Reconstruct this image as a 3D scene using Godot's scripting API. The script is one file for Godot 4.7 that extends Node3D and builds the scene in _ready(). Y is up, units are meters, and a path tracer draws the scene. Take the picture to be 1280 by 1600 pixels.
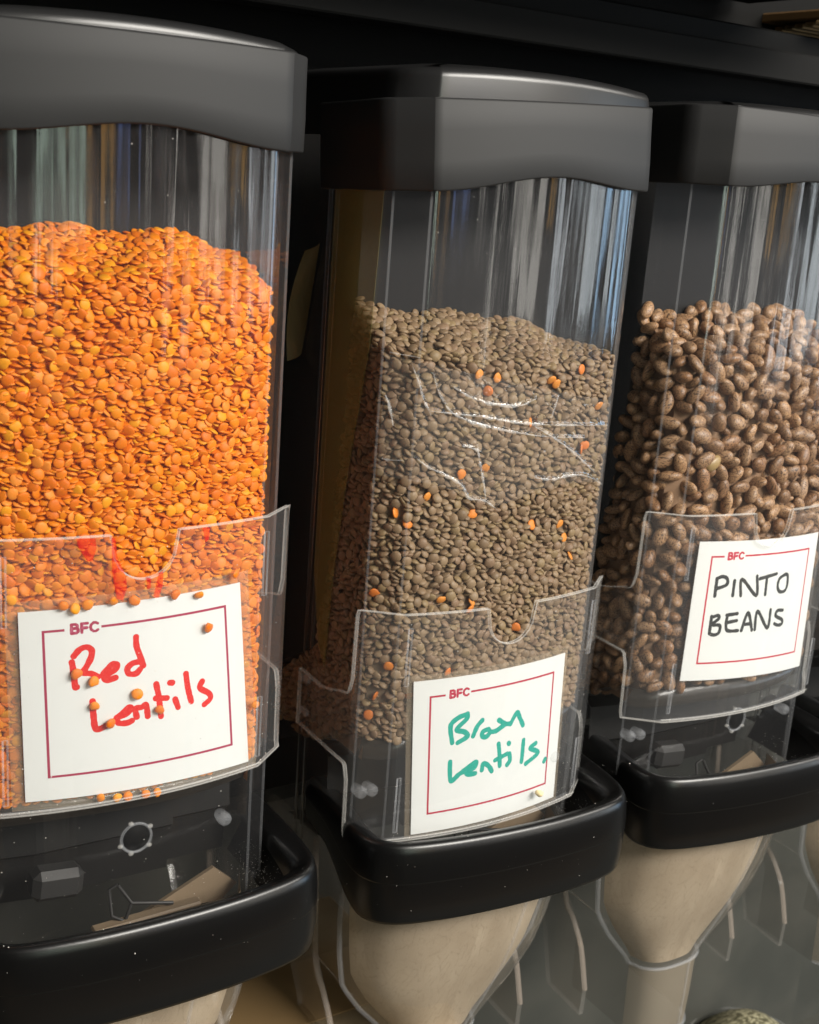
extends Node3D
# Three gravity bins of red lentils, brown lentils and pinto beans on a shop shelf, seen close up.
# Metres; the origin lies in the middle of the second bin, z points out of the bins towards the aisle.

const AX := 0.0675      # half width of a bin at its side walls
const AZ := 0.001       # where the side wall turns into the corner facet
const BX := 0.0557      # half width of the bowed front
const BZ := 0.0122
const SAG := 0.007      # how far the front bows out
const BASE_Y := -0.2
const RIGHT_STOP := 0.0585   # the grain ends at a thick right wall

var rng := RandomNumberGenerator.new()
var M := {}
var used := {}
var meshes := {}

# ------------------------------------------------------------------ naming

func numbered(called: String, parent: Node) -> String:
	var key := str(parent.get_instance_id()) + called
	if not used.has(key):
		used[key] = 0
		return called
	used[key] += 1
	return "%s_%03d" % [called, used[key]]


func thing(called: String, label: String, category: String, at := Vector3.ZERO, group := "") -> Node3D:
	var o := Node3D.new()
	o.name = numbered(called, self)
	add_child(o, true)
	o.position = at
	tag(o, label, category, group)
	return o


func tag(o: Node, label: String, category: String, group := "") -> Node:
	o.set_meta("label", label)
	o.set_meta("category", category)
	if group:
		o.set_meta("group", group)
	return o


func obj(called: String, mesh: Mesh, mat: Material, parent: Node = self) -> MeshInstance3D:
	var o := MeshInstance3D.new()
	o.name = numbered(called, parent)
	o.mesh = mesh
	o.material_override = mat
	parent.add_child(o, true)
	return o


func structure(called: String, mesh: Mesh, mat: Material, at := Vector3.ZERO) -> MeshInstance3D:
	var o := obj(called, mesh, mat)
	o.position = at
	o.set_meta("kind", "structure")
	return o

# ------------------------------------------------------------------ materials

func plain(c: Color, rough: float, metal := 0.0, spec := 0.5) -> StandardMaterial3D:
	var m := StandardMaterial3D.new()
	m.albedo_color = c
	m.roughness = rough
	m.metallic = metal
	m.metallic_specular = spec
	return m


func lin(r: float, g: float, b: float) -> Color:
	return Color(r, g, b).linear_to_srgb()


func pane(alpha: float, rough: float, tint := Color(1, 1, 1)) -> StandardMaterial3D:
	var m := plain(tint, rough)
	m.transparency = BaseMaterial3D.TRANSPARENCY_ALPHA
	m.albedo_color.a = alpha
	m.cull_mode = BaseMaterial3D.CULL_DISABLED
	return m


func glass(rough := 0.04) -> StandardMaterial3D:
	var m := plain(Color(0.97, 0.97, 0.96, 0.0), rough)
	m.transparency = BaseMaterial3D.TRANSPARENCY_ALPHA
	m.refraction_enabled = true
	m.refraction_scale = 0.05
	return m


func noise(freq: float, octaves := 4, sd := 1) -> FastNoiseLite:
	var n := FastNoiseLite.new()
	n.noise_type = FastNoiseLite.TYPE_SIMPLEX
	n.frequency = freq
	n.fractal_octaves = octaves
	n.seed = sd
	return n


func image_tex(w: int, h: int, f: Callable) -> ImageTexture:
	var im := Image.create(w, h, false, Image.FORMAT_RGB8)
	for y in h:
		for x in w:
			im.set_pixel(x, y, f.call(x, y))
	return ImageTexture.create_from_image(im)


func noise_tex(freq: float, a: Color, b: Color, sd := 1, octaves := 5, size := 512) -> ImageTexture:
	var n := noise(freq, octaves, sd)
	var im := Image.create(size, size, false, Image.FORMAT_RGB8)
	for y in size:
		for x in size:
			var t := clampf(0.5 + 0.9 * n.get_noise_2d(x, y), 0, 1)
			im.set_pixel(x, y, a.lerp(b, t))
	return ImageTexture.create_from_image(im)


func streak_normals(sd: int, strength: float) -> ImageTexture:
	# upright ripples of moulded plastic: heights change quickly across and slowly along the pane
	var w := 512
	var h := 256
	var fine := noise(1.0, 2, sd)
	var coarse := noise(1.0, 1, sd + 7)
	var im := Image.create(w, h, false, Image.FORMAT_RGB8)
	for y in h:
		for x in w:
			var e := 0.5
			var g := 0.0
			for s: float in [-1.0, 1.0]:
				var q: float = x + s * e
				g += s * (0.16 * fine.get_noise_2d(q * 0.11, y * 0.004) + 3.6 * coarse.get_noise_2d(q * 0.02, y * 0.005))
			var nx := clampf(g * strength, -0.9, 0.9)
			var ny := 0.02 * strength * fine.get_noise_2d(x * 0.05 + 90.0, y * 0.03)
			im.set_pixel(x, y, Color(0.5 - 0.5 * nx, 0.5 + 0.5 * ny, 0.5 + 0.5 * sqrt(1.0 - nx * nx)))
	return ImageTexture.create_from_image(im)


func make_materials() -> void:
	M.black = plain(lin(0.0045, 0.0044, 0.0045), 0.29)
	M.black.normal_enabled = true
	M.black.normal_texture = grain_normals(3)
	M.black.normal_scale = 0.05
	M.black.uv1_triplanar = true
	M.black.uv1_scale = Vector3.ONE * 24.0
	M.collar = plain(lin(0.0155, 0.0155, 0.016), 0.62)
	M.dome = plain(lin(0.017, 0.017, 0.0175), 0.3)
	M.dark = plain(lin(0.009, 0.0085, 0.008), 0.5)
	M.shelf_black = plain(lin(0.0035, 0.0033, 0.003), 0.7, 0.0, 0.25)
	M.pane = pane(0.012, 0.075, Color(0.9, 0.9, 0.92))
	M.pane.normal_enabled = true
	M.pane.normal_texture = streak_normals(5, 0.5)
	M.pane.normal_scale = 0.22
	M.pane.roughness = 0.18
	M.pane.roughness_texture = smudge_tex()
	M.side_pane = pane(0.03, 0.06)
	M.holder = pane(0.035, 0.05)
	M.sleeve = pane(0.16, 0.1, Color(0.88, 0.8, 0.68))
	M.tape = pane(0.03, 0.05)
	M.bead = glass()
	M.fold = pane(0.22, 0.2, Color(1, 1, 1))
	M.fold.roughness = 0.26
	M.edge = pane(0.16, 0.27, Color(0.95, 0.94, 0.92))
	M.plate = pane(0.12, 0.09, lin(0.45, 0.42, 0.38))
	M.plate_edge = pane(0.2, 0.27, lin(0.66, 0.55, 0.46))
	M.wall_edge = pane(0.07, 0.26, Color(0.85, 0.86, 0.88))
	M.fine_edge = pane(0.13, 0.27, Color(0.85, 0.86, 0.88))
	M.baffle = plain(lin(0.015, 0.0146, 0.0152), 0.5, 0.0, 0.3)
	M.funnel = plain(lin(0.024, 0.02, 0.016), 0.28)
	M.amber = pane(0.36, 0.3, lin(0.31, 0.26, 0.085))
	M.amber_end = pane(0.5, 0.3, lin(0.16, 0.125, 0.05))
	M.tan = plain(lin(0.24, 0.175, 0.11), 0.6)
	M.tan.albedo_texture = noise_tex(0.03, Color(0.8, 0.8, 0.8), Color(1, 1, 1), 31, 5, 256)
	M.grey_part = plain(lin(0.024, 0.023, 0.022), 0.5)
	M.chute = pane(0.88, 0.42, Color(1, 1, 1))
	M.chute.albedo_color = Color(1, 1, 1, 0.86)
	M.chute.albedo_texture = dusty_tex()
	M.chute.uv1_triplanar = true
	M.chute.uv1_scale = Vector3(9.0, 5.0, 9.0)
	M.shell = pane(0.10, 0.08, Color(0.86, 0.81, 0.74))
	M.shell.normal_enabled = true
	M.shell.normal_texture = M.pane.normal_texture
	M.shell.normal_scale = 0.3
	M.outlet = pane(0.42, 0.24, lin(0.42, 0.35, 0.26))
	M.outlet.roughness = 0.26
	M.chute_side = pane(0.22, 0.12, lin(0.3, 0.27, 0.22))
	M.slate = plain(Color(1, 1, 1), 0.7)
	M.slate.albedo_texture = noise_tex(0.006, lin(0.044, 0.046, 0.039), lin(0.07, 0.069, 0.058), 41)
	M.slate.uv1_triplanar = true
	M.slate.uv1_scale = Vector3.ONE * 2.0
	M.kraft = plain(Color(1, 1, 1), 0.8)
	M.kraft.albedo_texture = noise_tex(0.02, lin(0.16, 0.115, 0.06), lin(0.2, 0.15, 0.085), 43)
	M.kraft.uv1_triplanar = true
	M.kraft.uv1_scale = Vector3.ONE * 4.0
	M.slat = plain(Color(1, 1, 1), 0.6)
	M.slat.albedo_texture = noise_tex(0.02, lin(0.5, 0.33, 0.15), lin(0.62, 0.43, 0.22), 47)
	M.slat.uv1_triplanar = true
	M.slat.uv1_scale = Vector3(0.6, 8, 8)
	M.flour = plain(lin(0.72, 0.69, 0.63), 0.9)
	M.smear = pane(0.34, 0.4, Color(0.9, 0.12, 0.1))
	M.crumb = plain(lin(0.75, 0.62, 0.35), 0.7)
	M.grain = plain(Color(1, 1, 1), 0.5)
	M.grain.vertex_color_use_as_albedo = true
	M.grain.metallic_specular = 0.4
	M.red_grain = M.grain.duplicate()
	M.red_grain.backlight_enabled = true
	M.red_grain.backlight = Color(0.7, 0.62, 0.5)


func smudge_tex() -> ImageTexture:
	# wiped plastic: cleaner and duller upright swipes, with blotches of handling
	var swipe := noise(1.0, 4, 81)
	var blot := noise(0.012, 4, 82)
	return image_tex(512, 512, func(x: int, y: int) -> Color:
		var t := clampf(0.55 + 0.5 * swipe.get_noise_2d(x * 0.06, y * 0.006) + 0.5 * blot.get_noise_2d(x, y), 0.22, 1.0)
		return Color(t, t, t))


func dusty_tex() -> ImageTexture:
	# film of flour worn through in fine crooked threads
	var thread := noise(0.035, 4, 12)
	thread.fractal_type = FastNoiseLite.FRACTAL_RIDGED
	var cloud := noise(0.006, 3, 13)
	var fine := noise(0.3, 2, 14)
	return image_tex(512, 512, func(x: int, y: int) -> Color:
		var t := clampf(0.62 + 0.5 * cloud.get_noise_2d(x, y) + 0.14 * fine.get_noise_2d(x, y), 0, 1)
		var c := lin(0.37, 0.28, 0.185).lerp(lin(0.56, 0.45, 0.32), t)
		return c.lerp(lin(0.24, 0.175, 0.11), 0.5 * smoothstep(0.35, 0.75, thread.get_noise_2d(x, y * 0.7))))


func grain_normals(sd: int) -> ImageTexture:
	var n := noise(0.35, 2, sd)
	var im := Image.create(256, 256, false, Image.FORMAT_RGB8)
	for y in 256:
		for x in 256:
			im.set_pixel(x, y, Color(0.5 + 0.4 * n.get_noise_2d(x, y), 0.5 + 0.4 * n.get_noise_2d(x + 400, y), 0.95))
	return ImageTexture.create_from_image(im)

# ------------------------------------------------------------------ mesh helpers

func grid(P: Array, smooth := true, st: SurfaceTool = null, uv := Vector2(1, 1)) -> SurfaceTool:
	# P: rows of equal length; u runs along a row, v from row to row
	if st == null:
		st = SurfaceTool.new()
		st.begin(Mesh.PRIMITIVE_TRIANGLES)
	var rows := P.size()
	var cols: int = P[0].size()
	for r in rows - 1:
		for c in cols - 1:
			var q := [[r, c], [r, c + 1], [r + 1, c + 1], [r + 1, c]]
			for k: int in [0, 1, 2, 0, 2, 3]:
				var i: int = q[k][0]
				var j: int = q[k][1]
				st.set_smooth_group(0 if smooth else -1)
				st.set_uv(Vector2(float(j) / (cols - 1) * uv.x, float(i) / (rows - 1) * uv.y))
				st.add_vertex(P[i][j])
	return st


func done(st: SurfaceTool) -> ArrayMesh:
	st.index()
	st.generate_normals()
	return st.commit()


func tube(path: Array, r: float, sides := 6, st: SurfaceTool = null, closed := false) -> SurfaceTool:
	var P := []
	var n := path.size()
	var up := Vector3(0.31, 0.2, 0.93).normalized()
	for i in n + (1 if closed else 0):
		var k := i % n
		var a: Vector3 = path[(k - 1 + n) % n] if closed else path[maxi(k - 1, 0)]
		var b: Vector3 = path[(k + 1) % n] if closed else path[mini(k + 1, n - 1)]
		var d := (b - a).normalized()
		var s := d.cross(up)
		if s.length() < 0.05:
			s = d.cross(Vector3.RIGHT)
		s = s.normalized()
		var t := s.cross(d).normalized()
		var row := []
		for j in sides + 1:
			var w := TAU * j / sides
			row.append((path[k] as Vector3) + r * (s * cos(w) + t * sin(w)))
		P.append(row)
	st = grid(P, true, st)
	if not closed:
		for e: int in [0, P.size() - 1]:
			var mid: Vector3 = path[0] if e == 0 else path[n - 1]
			for j in sides:
				var a: Vector3 = P[e][j]
				var b: Vector3 = P[e][j + 1]
				st.set_smooth_group(-1)
				for v: Vector3 in ([mid, a, b] if e == 0 else [mid, b, a]):
					st.set_uv(Vector2.ZERO)
					st.add_vertex(v)
	return st


func box_mesh(size: Vector3, bevel := 0.0) -> ArrayMesh:
	# a box with chamfered edges
	var b := minf(bevel, 0.45 * minf(size.x, minf(size.y, size.z)))
	var h := size / 2
	var st := SurfaceTool.new()
	st.begin(Mesh.PRIMITIVE_TRIANGLES)
	var pts := PackedVector3Array()
	for sx: float in [-1.0, 1.0]:
		for sy: float in [-1.0, 1.0]:
			for sz: float in [-1.0, 1.0]:
				for k in 3:
					var p := Vector3(sx * h.x, sy * h.y, sz * h.z)
					for j in 3:
						if j != k:
							p[j] -= signf(p[j]) * b
					pts.append(p)
	hull(st, pts)
	return done(st)


func hull(st: SurfaceTool, pts: PackedVector3Array) -> void:
	# brute-force convex hull of a few points: every supporting plane gives one fan
	var planes := []
	var mid := Vector3.ZERO
	for p in pts:
		mid += p / pts.size()
	for i in pts.size():
		for j in range(i + 1, pts.size()):
			for k in range(j + 1, pts.size()):
				var n := (pts[j] - pts[i]).cross(pts[k] - pts[i])
				if n.length() < 1e-14:
					continue
				n = n.normalized()
				if n.dot(pts[i] - mid) < 0:
					n = -n
				var ok := true
				for p in pts:
					if n.dot(p - pts[i]) > 1e-7:
						ok = false
						break
				if not ok:
					continue
				var known := false
				for q: Vector3 in planes:
					if q.dot(n) > 0.99999:
						known = true
						break
				if known:
					continue
				planes.append(n)
				var on := []
				for p in pts:
					if absf(n.dot(p - pts[i])) < 1e-7:
						on.append(p)
				var c := Vector3.ZERO
				for p: Vector3 in on:
					c += p / on.size()
				var u: Vector3 = ((on[0] as Vector3) - c).normalized()
				var v := n.cross(u)
				on.sort_custom(func(a: Vector3, d: Vector3) -> bool: return atan2((a - c).dot(v), (a - c).dot(u)) > atan2((d - c).dot(v), (d - c).dot(u)))
				for t in range(1, on.size() - 1):
					st.set_smooth_group(-1)
					for p: Vector3 in [on[0], on[t], on[t + 1]]:
						st.set_uv(Vector2(p.x, p.y))
						st.add_vertex(p)


func lathe(profile: Array, sides := 20) -> SurfaceTool:
	var P := []
	for p: Vector2 in profile:
		var row := []
		for j in sides + 1:
			var w := TAU * j / sides
			row.append(Vector3(p.x * cos(w), p.y, p.x * sin(w)))
		P.append(row)
	return grid(P)


func plate(outline: PackedVector2Array, to3: Callable, thick: Vector3) -> ArrayMesh:
	# a flat polygon given thickness: both faces and the rim
	var st := SurfaceTool.new()
	st.begin(Mesh.PRIMITIVE_TRIANGLES)
	var tri := Geometry2D.triangulate_polygon(outline)
	st.set_smooth_group(-1)
	for side in 2:
		for k in range(0, tri.size(), 3):
			var o := [0, 1, 2] if side == 0 else [0, 2, 1]
			for j: int in o:
				st.set_uv(outline[tri[k + j]])
				st.add_vertex((to3.call(outline[tri[k + j]]) as Vector3) + (thick if side else Vector3.ZERO))
	for k in outline.size():
		var a: Vector3 = to3.call(outline[k])
		var b: Vector3 = to3.call(outline[(k + 1) % outline.size()])
		for v: Vector3 in [a, b, b + thick, a, b + thick, a + thick]:
			st.set_uv(Vector2.ZERO)
			st.add_vertex(v)
	return done(st)

# ------------------------------------------------------------------ shape of a bin in plan

func bow(x: float, off := 0.0) -> float:
	return BZ + off + SAG * (1.0 - (x / BX) * (x / BX))


func section(off: float, back := -0.115, front_steps := 20) -> Array:
	# plan of the walls from the left back corner round the front to the right back corner, as (x, z)
	var out := []
	out.append(Vector2(-AX - off, back))
	out.append(Vector2(-AX - off, AZ + 0.3 * off))
	for i in front_steps + 1:
		var x := -BX + 2 * BX * i / front_steps
		out.append(Vector2(x * (1 + off / BX * 0.5), bow(x, off)))
	out.append(Vector2(AX + off, AZ + 0.3 * off))
	out.append(Vector2(AX + off, back))
	return out


func wall_z(x: float, off: float) -> float:
	# front wall (bow or corner facet) at x
	var ax := absf(x)
	if ax <= BX:
		return bow(x, off)
	return lerpf(BZ + off, AZ + off, clampf((ax - BX) / (AX - BX), 0, 1))


func sheet(plan: Array, y0: float, y1: float, ny := 2, uv := Vector2(1, 1)) -> ArrayMesh:
	var P := []
	for i in ny + 1:
		var y := lerpf(y1, y0, float(i) / ny)
		var row := []
		for p: Vector2 in plan:
			row.append(Vector3(p.x, y, p.y))
		P.append(row)
	return done(grid(P, true, null, uv))

# ------------------------------------------------------------------ the scene

func _ready() -> void:
	rng.seed = 77
	set_camera_and_light()
	make_materials()
	setting()
	var left := Transform3D(Basis(Vector3(0.99994, 0.00264, 0.01075), Vector3(-0.00262, 0.99999, -0.00179), Vector3(-0.01075, 0.00176, 0.99994)), Vector3(-0.17786, 0.00162, -0.00899))
	var right := Transform3D(Basis(Vector3(0.99994, -0.00667, 0.0082), Vector3(0.00673, 0.99995, -0.0068), Vector3(-0.00816, 0.00685, 0.99994)), Vector3(0.16559, -0.00074, 0.00485))
	var far := Transform3D(right.basis, right.origin + Vector3(0.16559, -0.00074, 0.00485))
	var spots := [left, Transform3D.IDENTITY, right, far]
	var lids := [[-0.0009, 0.15, 0.0], [-0.0074, 3.03, -2.04], [0.0011, -0.49, -1.2], [0.0, 0.0, 0.0]]
	var says := ["clear gravity bin of red lentils with grey lid band and black handle, nearest the camera", "clear gravity bin of brown lentils with wrinkled tape and a lid band slipped down", "clear gravity bin of speckled pinto beans beyond the brown lentils", "clear gravity bin cut by the frame, beyond the pinto beans"]
	for k in 4:
		make_bin(spots[k], says[k], lids[k], k)
	var holder_top := [-0.0155, -0.0632, -0.0295, -0.03]
	var holder_says := ["clear acrylic card holder clipped to the red lentil bin, its rim smeared red", "clear acrylic card holder clipped low on the brown lentil bin, half behind the handle", "clear acrylic card holder clipped to the pinto bean bin", "clear acrylic card holder cut by the frame on the farthest bin"]
	for k in 4:
		make_holder(spots[k], holder_top[k], holder_says[k], k)
	make_cards(spots)
	make_tape(spots)
	heaps(spots)
	loose_things(spots)
	flour(spots)


func set_camera_and_light() -> void:
	var cam := Camera3D.new()
	cam.name = "camera"
	var at := CameraAttributesPhysical.new()
	at.frustum_focal_length = 29.68
	at.frustum_focus_distance = 0.55
	at.exposure_aperture = 15.0
	at.frustum_near = 0.02
	at.frustum_far = 60.0
	cam.attributes = at
	add_child(cam)
	cam.transform = Transform3D(Basis(Vector3(0.840793, 0.074356, 0.536226), Vector3(0.079743, 0.962706, -0.258531), Vector3(-0.535451, 0.260131, 0.803507)), Vector3(-0.35444086, 0.12916608, 0.46184925))
	cam.fov = 44.017
	cam.near = 0.02
	cam.far = 60.0
	cam.current = true
	var env := Environment.new()
	env.background_mode = Environment.BG_COLOR
	env.background_color = lin(0.03, 0.029, 0.028)
	env.tonemap_mode = Environment.TONE_MAPPER_LINEAR
	env.tonemap_exposure = 1.06
	env.sdfgi_enabled = true
	env.ssao_enabled = true
	env.ssil_enabled = true
	var we := WorldEnvironment.new()
	we.name = "surroundings"
	we.environment = env
	add_child(we)
	lamp("ceiling_lamp", "long white ceiling lamp over the aisle in front of the bins", Vector3(0.5, 1.05, 1.6), Vector3(0.15, 0, 0.1), Vector2(1.1, 0.5), 5.6, Color(1.0, 0.98, 0.945))
	lamp("ceiling_lamp", "long white ceiling lamp farther along the aisle", Vector3(1.7, 1.3, 1.4), Vector3(0.9, 0, 0.1), Vector2(1.5, 0.3), 2.4, Color(1.0, 0.98, 0.945))
	# the bright panes that the bowed fronts mirror as upright streaks: middle, width, brightness, colour
	var panes := [
		["narrow pale green shop window beside a wider one, across the aisle", -0.34, 0.08, 3.0, Color(0.9, 1.0, 0.92)],
		["wider pale green shop window across the aisle", -0.14, 0.15, 2.6, Color(0.9, 1.0, 0.92)],
		["slim amber window across the aisle, beside the pale green ones", 0.06, 0.10, 1.4, Color(1.0, 0.72, 0.25)],
		["slim bluish window across the aisle", 0.33, 0.08, 0.9, Color(0.5, 0.65, 1.0)],
		["slim white window across the aisle", 0.72, 0.07, 3.2, Color(1.0, 0.98, 0.94)],
		["broad white window across the aisle", 1.12, 0.22, 2.8, Color(1.0, 0.98, 0.94)],
		["amber window across the aisle between two white ones", 1.5, 0.1, 1.4, Color(1.0, 0.75, 0.3)],
		["slim cool white window across the aisle", 1.8, 0.16, 4.0, Color(0.95, 0.98, 1.0)],
		["broad cool white window across the aisle", 2.65, 0.9, 3.6, Color(0.94, 0.98, 1.0)],
		["broadest pale blue shop window at the far end", 4.3, 1.3, 6.0, Color(0.72, 0.87, 1.0)]]
	var k := 0
	for w: Array in panes:
		var low: float = [-0.12, -0.02, -0.05, 0.02, -0.40, -0.16, 0.03, -0.30, -0.36, -0.46][k]
		var size := Vector2(w[2], 0.72 - low)
		lamp("shop_window", w[0], Vector3(w[1], low + size.y / 2, 1.8), Vector3(w[1], low + size.y / 2, 0.0), size, float(w[3]) * size.x * size.y / PI, w[4])
		k += 1


func lamp(called: String, label: String, at: Vector3, to: Vector3, size: Vector2, energy: float, color: Color) -> void:
	var t := thing(called, label, "lamp" if called == "ceiling_lamp" else "window", at)
	t.look_at_from_position(at, to, Vector3.UP)
	var housing := obj("frame", box_mesh(Vector3(size.x + 0.06, size.y + 0.06, 0.05), 0.008), plain(Color(0.75, 0.75, 0.75), 0.5), t)
	housing.position.z = 0.035
	var glow := plain(Color(0.9, 0.9, 0.9), 0.5)
	glow.emission_enabled = true
	glow.emission = color
	glow.emission_energy_multiplier = 1.0
	var q := QuadMesh.new()
	q.size = size
	var d := obj("diffuser", q, glow, t)
	d.rotation.y = PI
	d.position.z = 0.004
	var l := AreaLight3D.new()
	l.name = "light"
	l.area_size = size
	l.light_energy = energy
	l.light_color = color
	l.shadow_enabled = true
	l.area_range = 12.0
	t.add_child(l)
	l.position.z = -0.004


func setting() -> void:
	structure("back_wall", box_mesh(Vector3(4.0, 0.72, 0.02)), M.shelf_black, Vector3(1.0, 0.1, -0.17))
	structure("lower_wall", box_mesh(Vector3(4.0, 0.36, 0.02)), M.slate, Vector3(1.0, -0.42, -0.155))
	structure("overhead_board", box_mesh(Vector3(1.28, 0.012, 0.16), 0.001), M.shelf_black, Vector3(-0.36, 0.252, -0.07))
	structure("counter", box_mesh(Vector3(4.0, 0.04, 0.62), 0.004), M.slate, Vector3(1.0, -0.60, 0.1))
	# the black rail of the shelf above
	structure("shelf_rail", box_mesh(Vector3(4.0, 0.017, 0.02), 0.001), plain(lin(0.007, 0.0067, 0.0064), 0.8, 0.0, 0.3), Vector3(1.0, 0.2065, -0.112))
	structure("upper_shelf", box_mesh(Vector3(4.0, 0.012, 0.03), 0.001), M.shelf_black, Vector3(1.0, 0.2225, -0.135))
	# slatted shelf underside seen at the upper right
	var s := thing("slatted_shelf", "corner of a tan slatted wooden shelf above the bins", "shelf", Vector3(0.0, 0.236, -0.16))
	for k in 7:
		var b := obj("slat", box_mesh(Vector3(1.1, 0.003, 0.0072), 0.0006), M.slat, s)
		b.position = Vector3(0.872 - 0.0035 * k, 0.0, -0.009 + 0.0115 * k)
	var bk := obj("board", box_mesh(Vector3(1.14, 0.006, 0.1), 0.001), plain(lin(0.2, 0.11, 0.04), 0.7), s)
	bk.position = Vector3(0.875, 0.0052, 0.024)
	# carton on the counter below the first two bins
	var c := thing("carton", "brown cardboard carton on the counter below the red lentil bin", "box", Vector3(-0.17, -0.58, -0.06))
	var cb := obj("body", box_mesh(Vector3(0.36, 0.27, 0.16), 0.003), M.kraft, c)
	cb.position.y = 0.135
	var tapestrip := obj("tape_strip", box_mesh(Vector3(0.358, 0.0008, 0.05)), plain(lin(0.2, 0.13, 0.06), 0.3), c)
	tapestrip.position.y = 0.2706
	# jar of herbs on the counter, only its heaped top in view
	var j := thing("herb_jar", "round jar heaped with coarse green dried herbs, on the counter below the pinto beans", "jar", Vector3(0.388, -0.60, -0.1))
	var prof := [Vector2(0.001, 0), Vector2(0.05, 0), Vector2(0.052, 0.004), Vector2(0.052, 0.066), Vector2(0.049, 0.07), Vector2(0.047, 0.07)]
	obj("glass", done(lathe(prof, 28)), pane(0.1, 0.08), j)
	var herb := plain(Color(1, 1, 1), 0.9)
	herb.albedo_texture = noise_tex(0.06, lin(0.05, 0.045, 0.02), lin(0.5, 0.46, 0.3), 51, 4, 256)
	herb.uv1_triplanar = true
	herb.uv1_scale = Vector3.ONE * 12
	var hp := [Vector2(0.0005, 0.096)]
	for k in range(1, 9):
		hp.append(Vector2(0.046 * k / 8.0, 0.096 - 0.032 * pow(k / 8.0, 2.0)))
	hp.append(Vector2(0.046, 0.01))
	hp.append(Vector2(0.0005, 0.01))
	obj("dried_herbs", done(lathe(hp, 28)), herb, j)
	aisle()


func aisle() -> void:
	# the shelf on the other side of the aisle, which the bowed fronts mirror
	var f := structure("floor", box_mesh(Vector3(7.0, 0.04, 4.0)), plain(lin(0.40, 0.28, 0.17), 0.4), Vector3(1.5, -1.32, 1.6))
	f.set_meta("kind", "structure")
	var s := thing("opposite_shelf", "wide dark shop shelf across the aisle from the bins", "shelf", Vector3(1.3, -1.3, 1.6))
	obj("back_panel", box_mesh(Vector3(3.4, 1.06, 0.03)), plain(lin(0.05, 0.05, 0.05), 0.6), s).position = Vector3(0, 0.53, 0.17)
	for k in 3:
		obj("board", box_mesh(Vector3(3.4, 0.025, 0.3), 0.003), plain(lin(0.09, 0.085, 0.08), 0.5), s).position = Vector3(0, 0.15 + 0.45 * k, 0.0)
	var tones := [["white", lin(0.75, 0.75, 0.72)], ["amber", lin(0.5, 0.28, 0.05)], ["grey", lin(0.35, 0.36, 0.36)], ["navy blue", lin(0.03, 0.06, 0.2)], ["kraft brown", lin(0.28, 0.19, 0.1)], ["pale green", lin(0.4, 0.48, 0.38)], ["black", lin(0.02, 0.02, 0.02)], ["cream", lin(0.7, 0.64, 0.5)]]
	structure("shop_wall", box_mesh(Vector3(7.6, 2.6, 0.03)), plain(lin(0.06, 0.055, 0.05), 0.7), Vector3(2.0, -0.02, 1.9))
	var rr := RandomNumberGenerator.new()
	rr.seed = 5
	var places := ["lower", "upper"]
	for row in 2:
		var x := -0.3
		var order := range(8)
		for n in 8:
			var w := rr.randf_range(0.12, 0.2)
			var t: Array = tones[(n * 3 + row * 2) % 8]
			var p := obj("food_packet", packet_mesh(w, rr.randf_range(0.22, 0.34), 0.1), plain(t[1], 0.35))
			p.position = Vector3(x + w / 2, -1.3 + 0.1625 + 0.45 * row, 1.5 + rr.randf_range(-0.03, 0.03))
			tag(p, "%s food packet on the %s shelf across the aisle" % [t[0], places[row]], "packet", "food packets on the opposite shelf")
			x += w + rr.randf_range(0.06, 0.25)


func packet_mesh(w: float, h: float, d: float) -> ArrayMesh:
	# a pillow bag: full in the middle, flat crimped top
	var P := []
	for i in 7:
		var v := i / 6.0
		var row := []
		var fat := d * 0.5 * clampf(1.15 - pow(v, 3.0) * 1.1, 0.04, 1.0)
		for j in 13:
			var a := TAU * j / 12.0
			row.append(Vector3(w * 0.5 * signf(cos(a)) * pow(absf(cos(a)), 0.5), v * h, fat * signf(sin(a)) * pow(absf(sin(a)), 0.7)))
		P.append(row)
	return done(grid(P))

# ------------------------------------------------------------------ bins

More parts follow.
